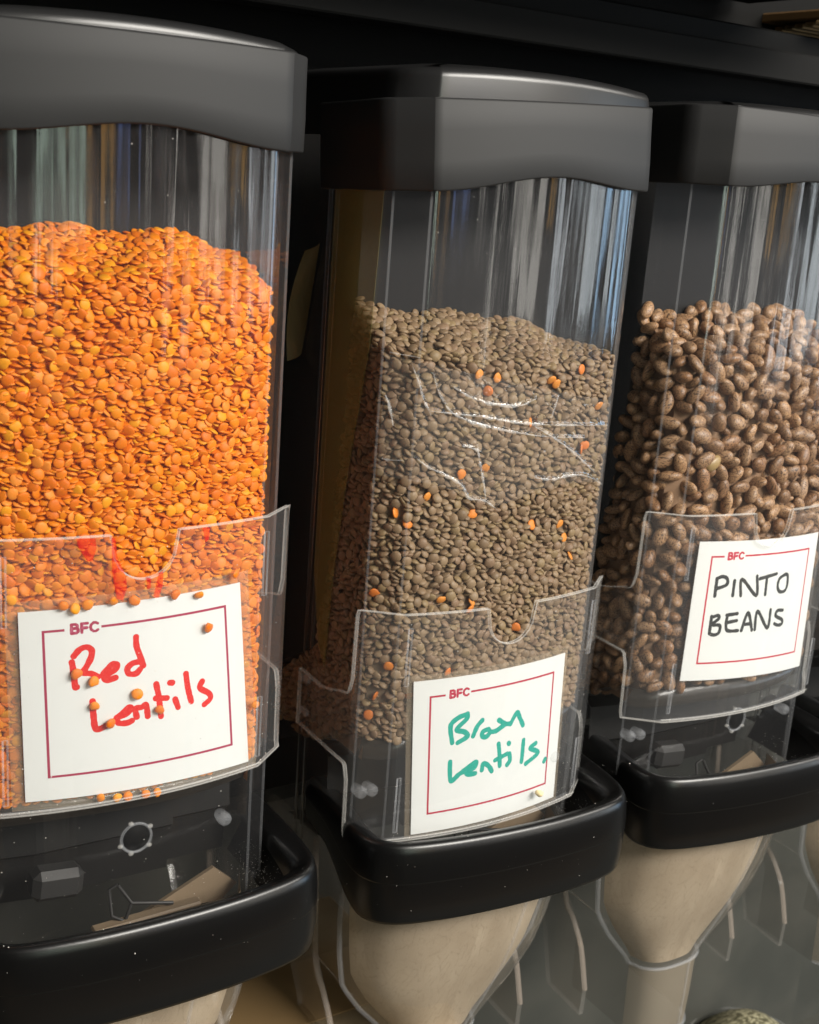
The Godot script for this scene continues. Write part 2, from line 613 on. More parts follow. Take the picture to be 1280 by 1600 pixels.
func make_bin(at: Transform3D, label: String, lid: Array, kind: int) -> void:
	var b := thing("bulk_bin", label, "bin")
	b.set_meta("group", "gravity bins in a row on the shelf")
	b.transform = at
	if meshes.is_empty():
		bin_meshes()
	var own: StandardMaterial3D = M.pane.duplicate()
	own.uv1_offset = Vector3([0.0, 0.37, 0.71, 0.2][kind], 0.3 * kind, 0)
	obj("front_panel", meshes.front, own, b)
	for s: float in [-1.0, 1.0]:
		obj("side_panel", meshes.side_left if s < 0 else meshes.side_right, M.side_pane, b)
	for x: float in [-AX, -BX, BX, AX]:
		var z := AZ if absf(x) > 0.06 else BZ
		obj("corner_edge", done(tube([Vector3(x * 0.994, -0.2, z - 0.0006), Vector3(x * 0.994, 0.16, z - 0.0006)], 0.0006, 6)), M.wall_edge, b)
	for s: float in [-1.0, 1.0]:
		for z: float in [-0.0475, -0.054]:
			obj("side_rib", done(tube([Vector3(s * (AX - 0.001), -0.22, z), Vector3(s * (AX - 0.001), 0.16, z)], 0.001, 6)), M.bead, b)
	obj("inner_wall", meshes.inner_wall, M.side_pane, b)
	obj("back_baffle", meshes.baffle, M.baffle, b)
	obj("funnel", meshes.funnel, M.funnel, b)
	# the works below the funnel
	obj("rotor_housing", meshes.housing, M.dark, b)
	var blk := obj("paddle_block", box_mesh(Vector3(0.022, 0.014, 0.012), 0.003), M.grey_part, b)
	blk.position = Vector3(-0.027, -0.176, -0.004)
	blk.rotation.z = -0.1
	var ramp := obj("ramp", meshes.ramp, M.tan, b)
	ramp.position = Vector3.ZERO
	var br := obj("bracket", meshes.bracket, M.grey_part, b)
	br.position = Vector3(0.004, -0.1905, 0.0)
	var lip := obj("ramp_lip", box_mesh(Vector3(0.05, 0.0022, 0.006), 0.0008), M.tan, b)
	lip.position = Vector3(0.012, -0.2, 0.002)
	lip.rotation.z = 0.03
	for p: Vector3 in [Vector3(-0.0652, -0.1545, 0.0035), Vector3(-0.0615, -0.1525, 0.007), Vector3(0.0408, -0.1515, 0.0155)]:
		var peg := obj("peg", meshes.peg, M.fine_edge, b)
		peg.position = p
		peg.rotation = Vector3(PI / 2, 0, 0.0)
	var ring := obj("keyhole_rim", meshes.ring, M.fine_edge, b)
	ring.position = Vector3(0, -0.15, bow(0, -0.0005))
	ring.rotation.x = PI / 2
	var plug := obj("keyhole", meshes.plug, M.dark, b)
	for a: float in [0.6, 1.9, 3.5, 4.4, 5.6]:
		obj("keyhole_burr", meshes.nub, M.edge, b).position = Vector3(0.0073 * cos(a), -0.15 + 0.0073 * sin(a), bow(0, -0.0004))
	plug.position = Vector3(0, -0.15, bow(0, -0.0022))
	plug.rotation.x = PI / 2
	plug.material_override = M.shelf_black
	# lid: a grey band round the top and a black dome
	var c := obj("lid_band", meshes.collar, M.collar, b)
	var bs := Basis(Vector3.RIGHT, deg_to_rad(lid[2])) * Basis(Vector3.BACK, deg_to_rad(lid[1]))
	c.transform = Transform3D(bs, Vector3(0, 0.15 + lid[0], 0) - bs * Vector3(0, 0.15, 0))
	obj("lid_dome", meshes.dome, M.dome, b)
	var h := obj("handle", meshes.handle, M.black, b)
	h.transform = handle_place(kind)
	obj("catch_tray", meshes.tray, M.dark, b).transform = handle_place(kind)
	var ch := obj("chute", meshes.chute, M.chute, b)
	obj("side_walls", meshes.chute_wall, M.chute_side, ch)
	obj("shell", meshes.chute_shell, M.shell, ch)
	obj("outlet", meshes.chute_outlet, M.outlet, ch)
	for e in 5:
		obj("chute_edge", meshes["chute_edge%d" % e], M.fine_edge, ch)
	for s: float in [-1.0, 1.0]:
		var pl := obj("side_plate", meshes.plate, M.plate, b)
		pl.position.x = s * 0.0605
		var ed := obj("plate_edge", meshes.plate_edge, M.plate_edge, pl)
		ed.position = Vector3.ZERO


func bin_meshes() -> void:
	var full := section(0.0, -0.115, 28)
	meshes.front = sheet(full.slice(1, full.size() - 1), BASE_Y, 0.163, 12, Vector2(1.0, 1.0))
	meshes.side_left = sheet([full[0], full[1]], -0.22, 0.163, 1)
	meshes.side_right = sheet([full[full.size() - 2], full[full.size() - 1]], -0.22, 0.163, 1)
	meshes.inner_wall = sheet([Vector2(RIGHT_STOP + 0.001, BZ - 0.003), Vector2(RIGHT_STOP + 0.001, -0.05)], -0.13, 0.163, 1)
	# back baffle that leans away below
	var prof := [Vector2(0.165, -0.026), Vector2(0.05, -0.0265), Vector2(-0.026, -0.0315), Vector2(-0.06, -0.038), Vector2(-0.1, -0.047), Vector2(-0.125, -0.088), Vector2(-0.17, -0.09)]
	var P := []
	for p in prof:
		P.append([Vector3(-AX + 0.002, p.x, p.y), Vector3(AX - 0.002, p.x, p.y)])
	meshes.baffle = done(grid(P, false))
	# funnel: smooth dark floor under the grain
	P = []
	for i in 9:
		var t := i / 8.0
		var row := []
		for j in 15:
			var x := lerpf(-AX + 0.003, AX - 0.003, j / 14.0)
			var z := lerpf(wall_z(x, -0.002), -0.088, t)
			row.append(Vector3(x, funnel_y(x, z), z))
		P.append(row)
	# turned down behind the front pane
	var skirt := []
	for j in 15:
		var v: Vector3 = P[0][j]
		skirt.append(Vector3(v.x, v.y - 0.012, v.z - 0.006))
	P.push_front(skirt)
	meshes.funnel = done(grid(P))
	var hs := []
	for q: Vector2 in [Vector2(-0.148, -0.03), Vector2(-0.152, -0.0235), Vector2(-0.172, -0.022), Vector2(-0.175, -0.026), Vector2(-0.198, -0.029), Vector2(-0.2, -0.06)]:
		var row := []
		for x: float in [-0.064, -0.03, -0.0295, 0.033, 0.0335, 0.064]:
			row.append(Vector3(x, q.x, q.y - (0.006 if absf(x) > 0.0333 else 0.0)))
		hs.append(row)
	meshes.housing = done(grid(hs, false))
	meshes.ramp = plate(PackedVector2Array([Vector2(0.012, -0.203), Vector2(0.046, -0.188), Vector2(0.058, -0.199), Vector2(0.05, -0.206)]), func(p: Vector2) -> Vector3: return Vector3(p.x, p.y, -0.004), Vector3(0, 0, -0.002))
	var st := tube([Vector3(-0.005, 0.008, 0), Vector3(0.001, -0.002, 0.001), Vector3(0.02, -0.0065, 0.002)], 0.0009, 6)
	tube([Vector3(0.001, -0.002, 0.001), Vector3(-0.003, -0.012, 0.002)], 0.0008, 6, st)
	tube([Vector3(-0.005, 0.008, 0), Vector3(-0.0085, 0.006, -0.001), Vector3(-0.008, -0.006, 0.001), Vector3(-0.002, -0.01, 0.002)], 0.0008, 6, st)
	meshes.bracket = done(st)
	meshes.peg = done(lathe([Vector2(0.0003, 0.004), Vector2(0.002, 0.0037), Vector2(0.0029, 0.0028), Vector2(0.0031, 0.001), Vector2(0.0026, -0.004), Vector2(0.0003, -0.004)], 10))
	var hoop := TorusMesh.new()
	hoop.inner_radius = 0.0058
	hoop.outer_radius = 0.0072
	hoop.rings = 32
	hoop.ring_segments = 8
	meshes.ring = hoop
	meshes.nub = lens_mesh(0.0013, 0.001, 0.9, 0.9, 0.1, 66, 8, 5)
	meshes.plug = done(lathe([Vector2(0.0003, 0.0013), Vector2(0.0062, 0.0013), Vector2(0.0062, 0.0006), Vector2(0.0003, 0.0006)], 20))
	meshes.collar = collar_mesh()
	meshes.dome = dome_mesh()
	meshes.handle = handle_mesh()
	# tray inside the handle
	P = []
	var hp := handle_plan()
	var inner := []
	for v: Vector3 in hp:
		inner.append(Vector2(v.x * 0.94, v.y - 0.003))
	var r0 := []
	var r1 := []
	for v: Vector2 in inner:
		r0.append(Vector3(v.x, -0.180, v.y))
		r1.append(Vector3(clampf(v.x, -AX + 0.004, AX - 0.004) * 0.97, -0.199, minf(v.y, wall_z(v.x, 0.0) - 0.004)))
	meshes.tray = done(grid([r0, r1]))
	chute_meshes()


func funnel_y(x: float, z: float) -> float:
	var d := clampf((wall_z(x, 0.0) - z) / 0.1, 0, 1)
	return -0.128 - 0.022 * smoothstep(0.0, 0.6, d) - 0.0006 * sin(x * 60.0)


func collar_mesh() -> ArrayMesh:
	# band with thickness, rounded upper and lower rims and a shallow arch in its lower edge
	var plan := []
	var ax := 0.0728
	var bx := 0.0587
	for z: float in [-0.055, -0.03, -0.006]:
		plan.append(Vector3(-ax, z, 0))
	for k in 5:   # rounded corner
		var t := k / 4.0
		plan.append(Vector3(-ax, 0, 0).lerp(Vector3(-bx, 0.0159, 0), 0.0) + Vector3(0, 0, 0) if k == 0 else corner(-ax, -bx, t))
	for i in 33:
		var x := lerpf(-bx, bx, i / 32.0)
		plan.append(Vector3(x, 0.0159 + 0.0068 * (1 - pow(x / bx, 2)), 0.0058 * (0.5 + 0.5 * cos(PI * clampf(x / 0.0585, -1, 1)))))
	for k in range(4, -1, -1):
		var v := corner(-ax, -bx, k / 4.0)
		plan.append(Vector3(-v.x, v.y, 0))
	for z: float in [-0.006, -0.03, -0.055]:
		plan.append(Vector3(ax, z, 0))
	var P := []
	var ct := 0.1681
	var cb := 0.1313
	var prof := [[-0.0035, 1.0, -0.0004], [-0.0012, 1.0, 0.0], [-0.0004, 1.0, -0.0003], [0.0, 1.0, -0.001], [0.0, 0.66, 0.0], [0.0002, 0.33, 0.0], [0.0, 0.0, 0.0008], [-0.0004, 0.0, 0.0002], [-0.001, 0.0, 0.0], [-0.0038, 0.0, 0.0003]]
	for q: Array in prof:
		var row := []
		for i in plan.size():
			var v: Vector3 = plan[i]
			var n := plan_normal(plan, i)
			var yb := cb + v.z
			row.append(Vector3(v.x + n.x * q[0], lerpf(yb, ct, q[1]) + q[2], v.y + n.y * q[0]))
		P.append(row)
	return done(grid(P))


func corner(ax: float, bx: float, t: float) -> Vector3:
	var a := Vector3(ax, 0.0, 0)
	var b := Vector3(bx, 0.0159, 0)
	return a.lerp(b, clampf(t, 0.04, 0.98))


func plan_normal(plan: Array, i: int) -> Vector2:
	var a: Vector3 = plan[maxi(i - 1, 0)]
	var b: Vector3 = plan[mini(i + 1, plan.size() - 1)]
	var d := Vector2(b.x - a.x, b.y - a.y).normalized()
	return Vector2(-d.y, d.x)


func dome_mesh() -> ArrayMesh:
	var plan := []
	for z: float in [-0.11, -0.06, -0.01]:
		plan.append(Vector3(-AX - 0.0015, z, 0))
	for t: float in [0.03, 0.5, 0.97]:
		plan.append(Vector3(lerpf(-AX - 0.0015, -BX - 0.001, t), lerpf(0.0005, BZ + 0.001, t), 0))
	for i in 29:
		var x := lerpf(-BX, BX, i / 28.0)
		plan.append(Vector3(x, BZ + 0.0012 + 0.0066 * (1 - pow(x / BX, 2)), 0))
	for t: float in [0.97, 0.5, 0.03]:
		plan.append(Vector3(lerpf(AX + 0.0015, BX + 0.001, t), lerpf(0.0005, BZ + 0.001, t), 0))
	for z: float in [-0.01, -0.06, -0.11]:
		plan.append(Vector3(AX + 0.0015, z, 0))
	var P := []
	var prof := [[0.0, 0.1415], [0.0, 0.1655], [-0.0004, 0.1672], [-0.0013, 0.1685], [-0.0027, 0.1693], [-0.006, 0.17]]
	for q: Array in prof:
		var row := []
		for i in plan.size():
			var v: Vector3 = plan[i]
			var n := plan_normal(plan, i)
			row.append(Vector3(v.x + n.x * q[0], q[1] + 0.0028 * (1 - pow(clampf(v.x / AX, -1, 1), 2)) * smoothstep(0.15, 0.17, q[1]), v.y + n.y * q[0]))
		P.append(row)
	for s: float in [0.75, 0.5, 0.25, 0.02]:
		var row := []
		for v: Vector3 in P[5]:
			row.append(Vector3(v.x * s, lerpf(0.1765, v.y, s * s), lerpf(-0.06, v.z, s)))
		P.append(row)
	return done(grid(P))


func handle_place(kind: int) -> Transform3D:
	var turn: float = [0.0, -0.08, -0.08, -0.08][kind]
	var at: Vector3 = [Vector3(0.0045, 0, 0.0035), Vector3(0.006, 0.002, -0.002), Vector3(0.011, 0.002, -0.003), Vector3(0.011, 0.002, -0.003)][kind]
	return Transform3D(Basis(Vector3.UP, turn), at)


func handle_plan() -> Array:
	# outline of the handle from above, left end to right end: (x, z)
	var half := [Vector2(0.0, 0.048), Vector2(0.016, 0.0477), Vector2(0.032, 0.0467), Vector2(0.046, 0.0450), Vector2(0.056, 0.0432), Vector2(0.0645, 0.0405), Vector2(0.0715, 0.0355), Vector2(0.0758, 0.0275), Vector2(0.0775, 0.016), Vector2(0.0775, 0.0), Vector2(0.0772, -0.016), Vector2(0.0765, -0.034)]
	var c := Curve2D.new()
	for i in half.size():
		var p: Vector2 = half[half.size() - 1 - i]
		c.add_point(Vector2(-p.x, p.y))
	for i in range(1, half.size()):
		c.add_point(half[i])
	for i in c.point_count:
		var a := c.get_point_position(maxi(i - 1, 0))
		var b := c.get_point_position(mini(i + 1, c.point_count - 1))
		c.set_point_in(i, -(b - a) / 6.0)
		c.set_point_out(i, (b - a) / 6.0)
	var out := []
	var n := 72
	for i in n + 1:
		var p := c.sample_baked(c.get_baked_length() * i / n, true)
		out.append(Vector3(p.x, p.y, 0))
	return out


func handle_mesh() -> ArrayMesh:
	var plan := handle_plan()
	# outward offset, share of the height from the top, extra height
	var prof := [[-0.0125, 0.36, 0.0], [-0.0120, 0.16, 0.0], [-0.0112, 0.10, 0.0], [-0.0085, 0.055, 0.0], [-0.0055, 0.018, 0.0], [-0.0038, 0.0, 0.0], [-0.0024, 0.012, 0.0], [-0.0012, 0.05, 0.0], [-0.0004, 0.12, 0.0], [0.0002, 0.24, 0.0], [0.0006, 0.36, 0.0], [0.0007, 0.455, 0.0], [0.00068, 0.466, 0.0], [0.00048, 0.469, 0.0], [0.00046, 0.478, 0.0], [0.00046, 0.5, 0.0], [0.0003, 0.75, 0.0], [-0.0006, 0.96, 0.0], [-0.0012, 1.0, 0.0], [-0.0028, 1.0, 0.0003], [-0.0032, 0.93, 0.0], [-0.0034, 0.7, 0.0], [-0.006, 0.5, 0.0]]
	var P := []
	for q: Array in prof:
		var row := []
		for i in plan.size():
			var v: Vector3 = plan[i]
			var n := plan_normal(plan, i)
			var sidew := smoothstep(0.030, -0.016, v.y)
			var top := -0.1712 + 0.001 * sidew
			var bot := -0.2125 + 0.019 * sidew
			row.append(Vector3(v.x + n.x * q[0], lerpf(top, bot, q[1]) + q[2], v.y + n.y * q[0]))
		P.append(row)
	return done(grid(P))


func chute_ring(y: float) -> Array:
	var prof := [[-0.195, 0.066, 0.030, 0.0], [-0.225, 0.0665, 0.026, 0.0], [-0.25, 0.064, 0.020, 0.0], [-0.27, 0.060, 0.014, 0.0], [-0.288, 0.048, 0.0085, 0.0], [-0.302, 0.036, 0.004, 0.0], [-0.313, 0.0262, 0.001, 0.0], [-0.318, 0.0252, 0.001, 0.0], [-0.34, 0.0245, 0.001, 0.0], [-0.362, 0.0235, 0.0, 0.0]]
	var a: Array = prof[0]
	var b: Array = prof[0]
	for i in prof.size() - 1:
		if y <= prof[i][0] and y >= prof[i + 1][0]:
			a = prof[i]
			b = prof[i + 1]
			break
		a = prof[i + 1]
		b = a
	var t: float = 0.0 if a == b else (y - a[0]) / (b[0] - a[0])
	var hw := lerpf(a[1], b[1], t)
	var zf := lerpf(a[2], b[2], t)
	var row := []
	row.append(Vector3(-hw, y, -0.06))
	row.append(Vector3(-hw, y, zf * 0.3 - 0.012))
	for i in 17:
		var x := lerpf(-hw, hw, i / 16.0)
		var round_ := 1.0 - pow(absf(x / hw), 3.0)
		row.append(Vector3(x, y, zf * 0.3 - 0.012 + (zf * 0.7 + 0.014) * pow(round_, 0.6)))
	row.append(Vector3(hw, y, zf * 0.3 - 0.012))
	row.append(Vector3(hw, y, -0.06))
	return row


func chute_meshes() -> void:
	var P := []
	for i in 26:
		P.append(chute_ring(lerpf(-0.195, -0.362, i / 25.0)))
	var walls := [[], []]
	var outer := []
	var outlet := []
	var liner := []
	for r: Array in P:
		walls[0].append(r.slice(0, 2))
		walls[1].append(r.slice(r.size() - 2))
		var y: float = r[0].y
		if y > -0.3165:
			outer.append(r.slice(1, r.size() - 1))
			var row := []
			for v: Vector3 in r.slice(1, r.size() - 1):
				row.append(Vector3(v.x * 0.9, v.y + 0.003, v.z - 0.0022))
			liner.append(row)
		if y < -0.3125:
			outlet.append(r.slice(1, r.size() - 1))
	meshes.chute = done(grid(liner))
	meshes.chute_shell = done(grid(outer))
	meshes.chute_outlet = done(grid(outlet))
	meshes.chute_wall = done(grid(walls[1], true, grid(walls[0])))
	for e in 2:
		var line := []
		for i in 19:
			var r: Array = P[i]
			line.append(r[1] if e == 0 else r[r.size() - 2])
		meshes["chute_edge%d" % (3 + e)] = done(tube(line, 0.0014, 6))
	# raised seams: where the bowl meets the outlet, down the middle, round the outlet
	var seam := []
	for v: Vector3 in chute_ring(-0.3145):
		seam.append(v + Vector3(0, 0, 0.0006))
	meshes.chute_edge0 = done(tube(seam.slice(1, seam.size() - 1), 0.0011, 6))
	var rib := []
	for i in 22:
		rib.append((chute_ring(lerpf(-0.2, -0.36, i / 21.0))[13] as Vector3) + Vector3(0, 0, 0.0003))
	meshes.chute_edge1 = done(tube(rib, 0.0008, 6))
	var low := []
	for v: Vector3 in chute_ring(-0.3615):
		low.append(v + Vector3(0, 0, 0.0005))
	meshes.chute_edge2 = done(tube(low.slice(1, low.size() - 1), 0.0012, 6))
	var outline := PackedVector2Array([Vector2(-0.205, -0.095), Vector2(-0.205, -0.045), Vector2(-0.272, -0.038), Vector2(-0.286, -0.028), Vector2(-0.299, -0.019), Vector2(-0.323, -0.0115), Vector2(-0.34, -0.012), Vector2(-0.338, -0.043), Vector2(-0.304, -0.052), Vector2(-0.24, -0.095)])
	meshes.plate = plate(outline, func(p: Vector2) -> Vector3: return Vector3(0, p.x, p.y), Vector3(0.0032, 0, 0))
	var e := []
	for k in range(1, 6):
		e.append(Vector3(0.0016, outline[k].x, outline[k].y + 0.0002))
	meshes.plate_edge = done(tube(smooth_path(e, 4), 0.0016, 8))


func smooth_path(p: Array, per: int) -> Array:
	var out := []
	for i in p.size() - 1:
		for k in per:
			var a: Vector3 = p[maxi(i - 1, 0)]
			var d: Vector3 = p[mini(i + 2, p.size() - 1)]
			out.append((p[i] as Vector3).cubic_interpolate(p[i + 1], a, d, k / float(per)))
	out.append(p[p.size() - 1])
	return out

# ------------------------------------------------------------------ card holders

func holder_columns(off: float) -> Array:
	# columns round the holder: (x, z, top, bottom) with heights measured down from the holder's top edge
	var cols := []
	var H := -0.1135
	var side := []
	for z: float in [-0.048, -0.044, -0.036, -0.026, -0.016, -0.008, -0.002]:
		var t := smoothstep(-0.048, 0.0, z)
		side.append([z, lerpf(-0.0475, -0.0425, t) - 0.0035 * sin(PI * t), lerpf(-0.0765, -0.0775, t)])
	side.append([-0.0005, -0.0405, -0.0785])
	side.append([0.0015, -0.034, -0.085])
	side.append([0.0022, -0.003, H + 0.003])
	side.append([0.0032, 0.0, H])
	for s: Array in side:
		cols.append([-AX - off, s[0], s[1], s[2]])
	for t: float in [0.25, 0.5, 0.8]:
		cols.append([lerpf(-AX - off, -BX, t), lerpf(0.0032, BZ + off, t), 0.0, H])
	for i in 65:
		var x := lerpf(-BX, BX, i / 64.0)
		var d := 0.0
		var ax := absf(x)
		if ax < 0.0128:
			d = -0.006 - sqrt(maxf(0.0, 1.0 - pow(ax / 0.0128, 2.0))) * 0.0128
		cols.append([x, bow(x, off), d, H])
	for t: float in [0.8, 0.5, 0.25]:
		cols.append([lerpf(AX + off, BX, t), lerpf(0.0032, BZ + off, t), 0.0, H])
	side.reverse()
	for s: Array in side:
		cols.append([AX + off, s[0], s[1], s[2]])
	return cols


func make_holder(at: Transform3D, top: float, label: String, kind: int) -> void:
	var h := thing("card_holder", label, "card holder")
	h.set_meta("group", "acrylic card holders on the bins")
	h.transform = at * Transform3D(Basis.IDENTITY, Vector3(0, top, 0))
	if not meshes.has("holder"):
		holder_meshes()
	obj("panel", meshes.holder, M.holder, h)
	obj("rim", meshes.holder_rim, M.edge, h)
	obj("ledge", meshes.holder_ledge, M.fine_edge, h)
	obj("base_strip", meshes.holder_strip, M.edge, h)
	for x: float in [-0.0535, 0.0545]:
		for y: float in [-0.020, -0.094]:
			var s := obj("slot", meshes.holder_slot, M.fine_edge, h)
			s.position = Vector3(x, y, bow(x, 0.006))
	for y: float in [-0.052, -0.069]:
		var k := obj("clip", meshes.holder_clip, M.fine_edge, h)
		k.position = Vector3(-AX - 0.0035, y, -0.0435)


func holder_meshes() -> void:
	var off := 0.005
	var cols := holder_columns(off)
	var P := []
	for i in 9:
		var row := []
		for c: Array in cols:
			row.append(Vector3(c[0], lerpf(c[2], c[3], i / 8.0), c[1]))
		P.append(row)
	meshes.holder = done(grid(P))
	var rim := []
	for c: Array in cols:
		rim.append(Vector3(c[0], c[2], c[1]))
	var low := []
	for c: Array in cols:
		low.append(Vector3(c[0], c[3], c[1]))
	low.reverse()
	var st := tube(rim + low, 0.0004, 6, null, true)
	var inner := []
	for v: Vector3 in rim + low:
		var ins := Vector3(signf(v.x) * 0.0016, 0, -0.0002) if absf(v.x) > AX else Vector3(0, 0, -0.0017)
		inner.append(v - Vector3(ins.x, 0, -ins.z))
	tube(inner, 0.0003, 6, st, true)
	var loop_a: Array = rim + low
	loop_a.append(rim[0])
	var loop_b: Array = inner.duplicate()
	loop_b.append(inner[0])
	grid([loop_a, loop_b], false, st)
	meshes.holder_rim = done(st)
	# ledge: the turned-in bottom that carries the card
	P = [[], []]
	for i in 33:
		var x := lerpf(-BX, BX, i / 32.0)
		P[0].append(Vector3(x, -0.1135, bow(x, off)))
		P[1].append(Vector3(x, -0.1135, bow(x, 0.0008)))
	meshes.holder_ledge = done(grid(P))
	var path := []
	for i in 33:
		var x := lerpf(-BX * 1.02, BX * 1.02, i / 32.0)
		path.append(Vector3(x, -0.1118, bow(x, off + 0.0006)))
	meshes.holder_strip = done(tube(path, 0.0004, 6))
	meshes.holder_slot = done(tube([Vector3(-0.0009, 0.014, 0), Vector3(-0.0009, -0.014, 0), Vector3(0.0009, -0.014, 0), Vector3(0.0009, 0.014, 0)], 0.0005, 6, null, true))
	meshes.holder_clip = box_mesh(Vector3(0.003, 0.0035, 0.007), 0.0008)


# ------------------------------------------------------------------ cards

const RED_WORDS := "21.4,24.5 23.9,21.4 26.8,20.4 28.9,22.4 28.4,26.3 26,31.4 24.7,33.6 28.1,34.4 31.2,36.5;20.5,27.5 21.1,33.1 21.4,40.2 22,40.7;33.4,35.3 37.1,31.1 39.3,31.5 38.3,34.1 33.7,36.9 34.9,38.9 38.4,38.2;49.5,31.7 46.2,31.9 43.8,34.2 44.3,37.1 47.3,37.6 49.3,35.6;48.2,18.5 48.2,23.2 49.6,28.9 50.7,33.9;28.3,49.1 28.4,56.3 29.2,64.1 33.3,63.2;38.9,59.3 43.3,55.1 44.5,56.1 41.8,58.7 38.2,59.6 38.8,62.5 42.3,63.2 44.6,62.4;46.8,60.8 46.5,56.3 49.2,56 51.2,55.2 51.7,61.4;56.2,44.9 57.1,52 57.7,62.7;55.7,52.5 60.8,53.4;64.6,54.9 65.8,59.6;62.6,45.5 63.6,45.7;70.3,42.3 70.9,50.2 72.2,57.9;78,48.2 76.7,51.5 81,55.5 81.6,58.6 78.5,61.1"
const GREEN_WORDS := "31.8,25.2 27.1,26.1 22.5,29.3 21.7,33.4 23,42.3;31.8,24.8 31.5,28 25.4,34.1 30.2,36.4 32.4,39.7 26.4,42.9;41.4,31 38.4,34.3 35.9,40.4;45.7,37.7 42.2,38.7 41.9,41.6 44.5,42.5 46.9,40.1 45.7,37.7;48,40 51,39.9 55,37.8 56.8,36.9 60.7,37.4;52.6,33.2 54.8,35 56.8,36.9 53.5,39 51,40.2;60.8,37.8 65,31.1 67.3,35 70.1,40.8;22.2,54.8 22.2,61 23.2,67.8 27.8,64.3 30.6,63;30.5,62.6 36.7,58.8 38.8,58.5 37.5,61.9 32.7,63.4 33.5,65.4 38.4,65.8;42.7,64.5 43.6,60.3 47,62.6 49.5,66.9;53.2,49.2 54.2,56.1 54.9,64.5;51.4,59.9 59.7,57.5;61.3,57.9 62,62.5 60.2,65.1;60.3,50.4 60.7,50.9;71.3,51.2 71.1,59 70.8,66.1;81,56.1 76.9,58.4 83.4,63.3 74.3,68.2;89.8,69.8 89,71.1"
const BLACK_WORDS := "15,26.1 15.1,38.6;15,26.1 18.7,24.8 22.2,26.4 22.4,30.7 15.7,33.3;27.9,28.1 28,38.8;34.1,39.1 33.4,27.3 46.5,40 45.1,25.9;47.9,27.9 61.8,25.6;53.6,27 54.1,40;70.4,26.8 65.2,29.5 64.4,35.2 67,39.1 71.7,39 73.4,34.8 72.6,28.1 70.4,26.8;15,53.3 15,65.6;15.1,54 19.2,52.7 20.2,55 16.2,59.1 21.6,60.1 21.6,65.2 18.3,66.8 15,65.6;25.6,52.7 33.4,52.1;26.4,52.7 26,58.1 27.6,64 35.6,64.6;26.4,58.2 33.7,57.2;38.4,64.8 41.9,52 46.9,65.2;39.7,60.5 45.3,60.3;49.3,65.1 49.6,51.6 60.1,65.1 60.9,51.6;72.5,53.4 67.6,53.1 66.4,56.7 72.8,60.4 73.4,63.5 69.6,64.1 66.1,62.5"


func card_texture(words: String, ink: Color, width: float, frame: Color, sd: int) -> ImageTexture:
	var w := 1024
	var h := 900
	var im := Image.create(w, h, false, Image.FORMAT_RGB8)
	im.fill(Color(0.866, 0.872, 0.866))
	var rr := RandomNumberGenerator.new()
	rr.seed = sd
	# printed frame with a gap for the printed letters
	var x0 := int(0.09 * w)
	var x1 := int(0.92 * w)
	var y0 := int(0.102 * h)
	var y1 := int(0.88 * h)
	var t := 11
	im.fill_rect(Rect2i(x0, y0, int(0.092 * w), t), frame)
	im.fill_rect(Rect2i(int(0.335 * w), y0, x1 - int(0.335 * w), t), frame)
	im.fill_rect(Rect2i(x0, y0, t, y1 - y0), frame)
	im.fill_rect(Rect2i(x1 - t, y0, t, y1 - y0), frame)
	im.fill_rect(Rect2i(x0, y1 - t, x1 - x0, t), frame)
	letters(im, int(0.21 * w), int(0.083 * h), 40.0, frame)
	var n := noise(0.02, 3, sd)
	for s in words.split(";"):
		var pts := []
		for p in s.split(" "):
			var xy := p.split(",")
			pts.append(Vector3(float(xy[0]) * 0.01 * w, float(xy[1]) * 0.01 * h, 0))
		stroke(im, smooth_path(pts, 6), width, ink, n)
	# a few scuffs and specks on the laminate
	for k in 26:
		var p := Vector2(rr.randf_range(20, w - 40), rr.randf_range(20, h - 40))
		var c := Color(0.55, 0.53, 0.5) if rr.randf() < 0.6 else Color(0.8, 0.78, 0.74)
		im.fill_rect(Rect2i(int(p.x), int(p.y), 1 + rr.randi() % 4, 1 + rr.randi() % 3), c)
	return ImageTexture.create_from_image(im)


func stroke(im: Image, pts: Array, width: float, ink: Color, n: FastNoiseLite) -> void:
	for i in pts.size() - 1:
		var a: Vector3 = pts[i]
		var b: Vector3 = pts[i + 1]
		var steps := maxi(1, int(a.distance_to(b) / 2.0))
		for k in steps + 1:
			var p := a.lerp(b, float(k) / steps)
			var r := width * 0.5 * (1.0 + 0.12 * n.get_noise_2d(p.x, p.y))
			for y in range(int(p.y - r), int(p.y + r) + 1):
				for x in range(int(p.x - r), int(p.x + r) + 1):
					if Vector2(x - p.x, y - p.y).length() <= r and x >= 0 and y >= 0 and x < im.get_width() and y < im.get_height():
						im.set_pixel(x, y, ink.lerp(Color(0.92, 0.92, 0.9), clampf(0.25 * n.get_noise_2d(x * 3.0, y * 3.0), 0.0, 0.35)))


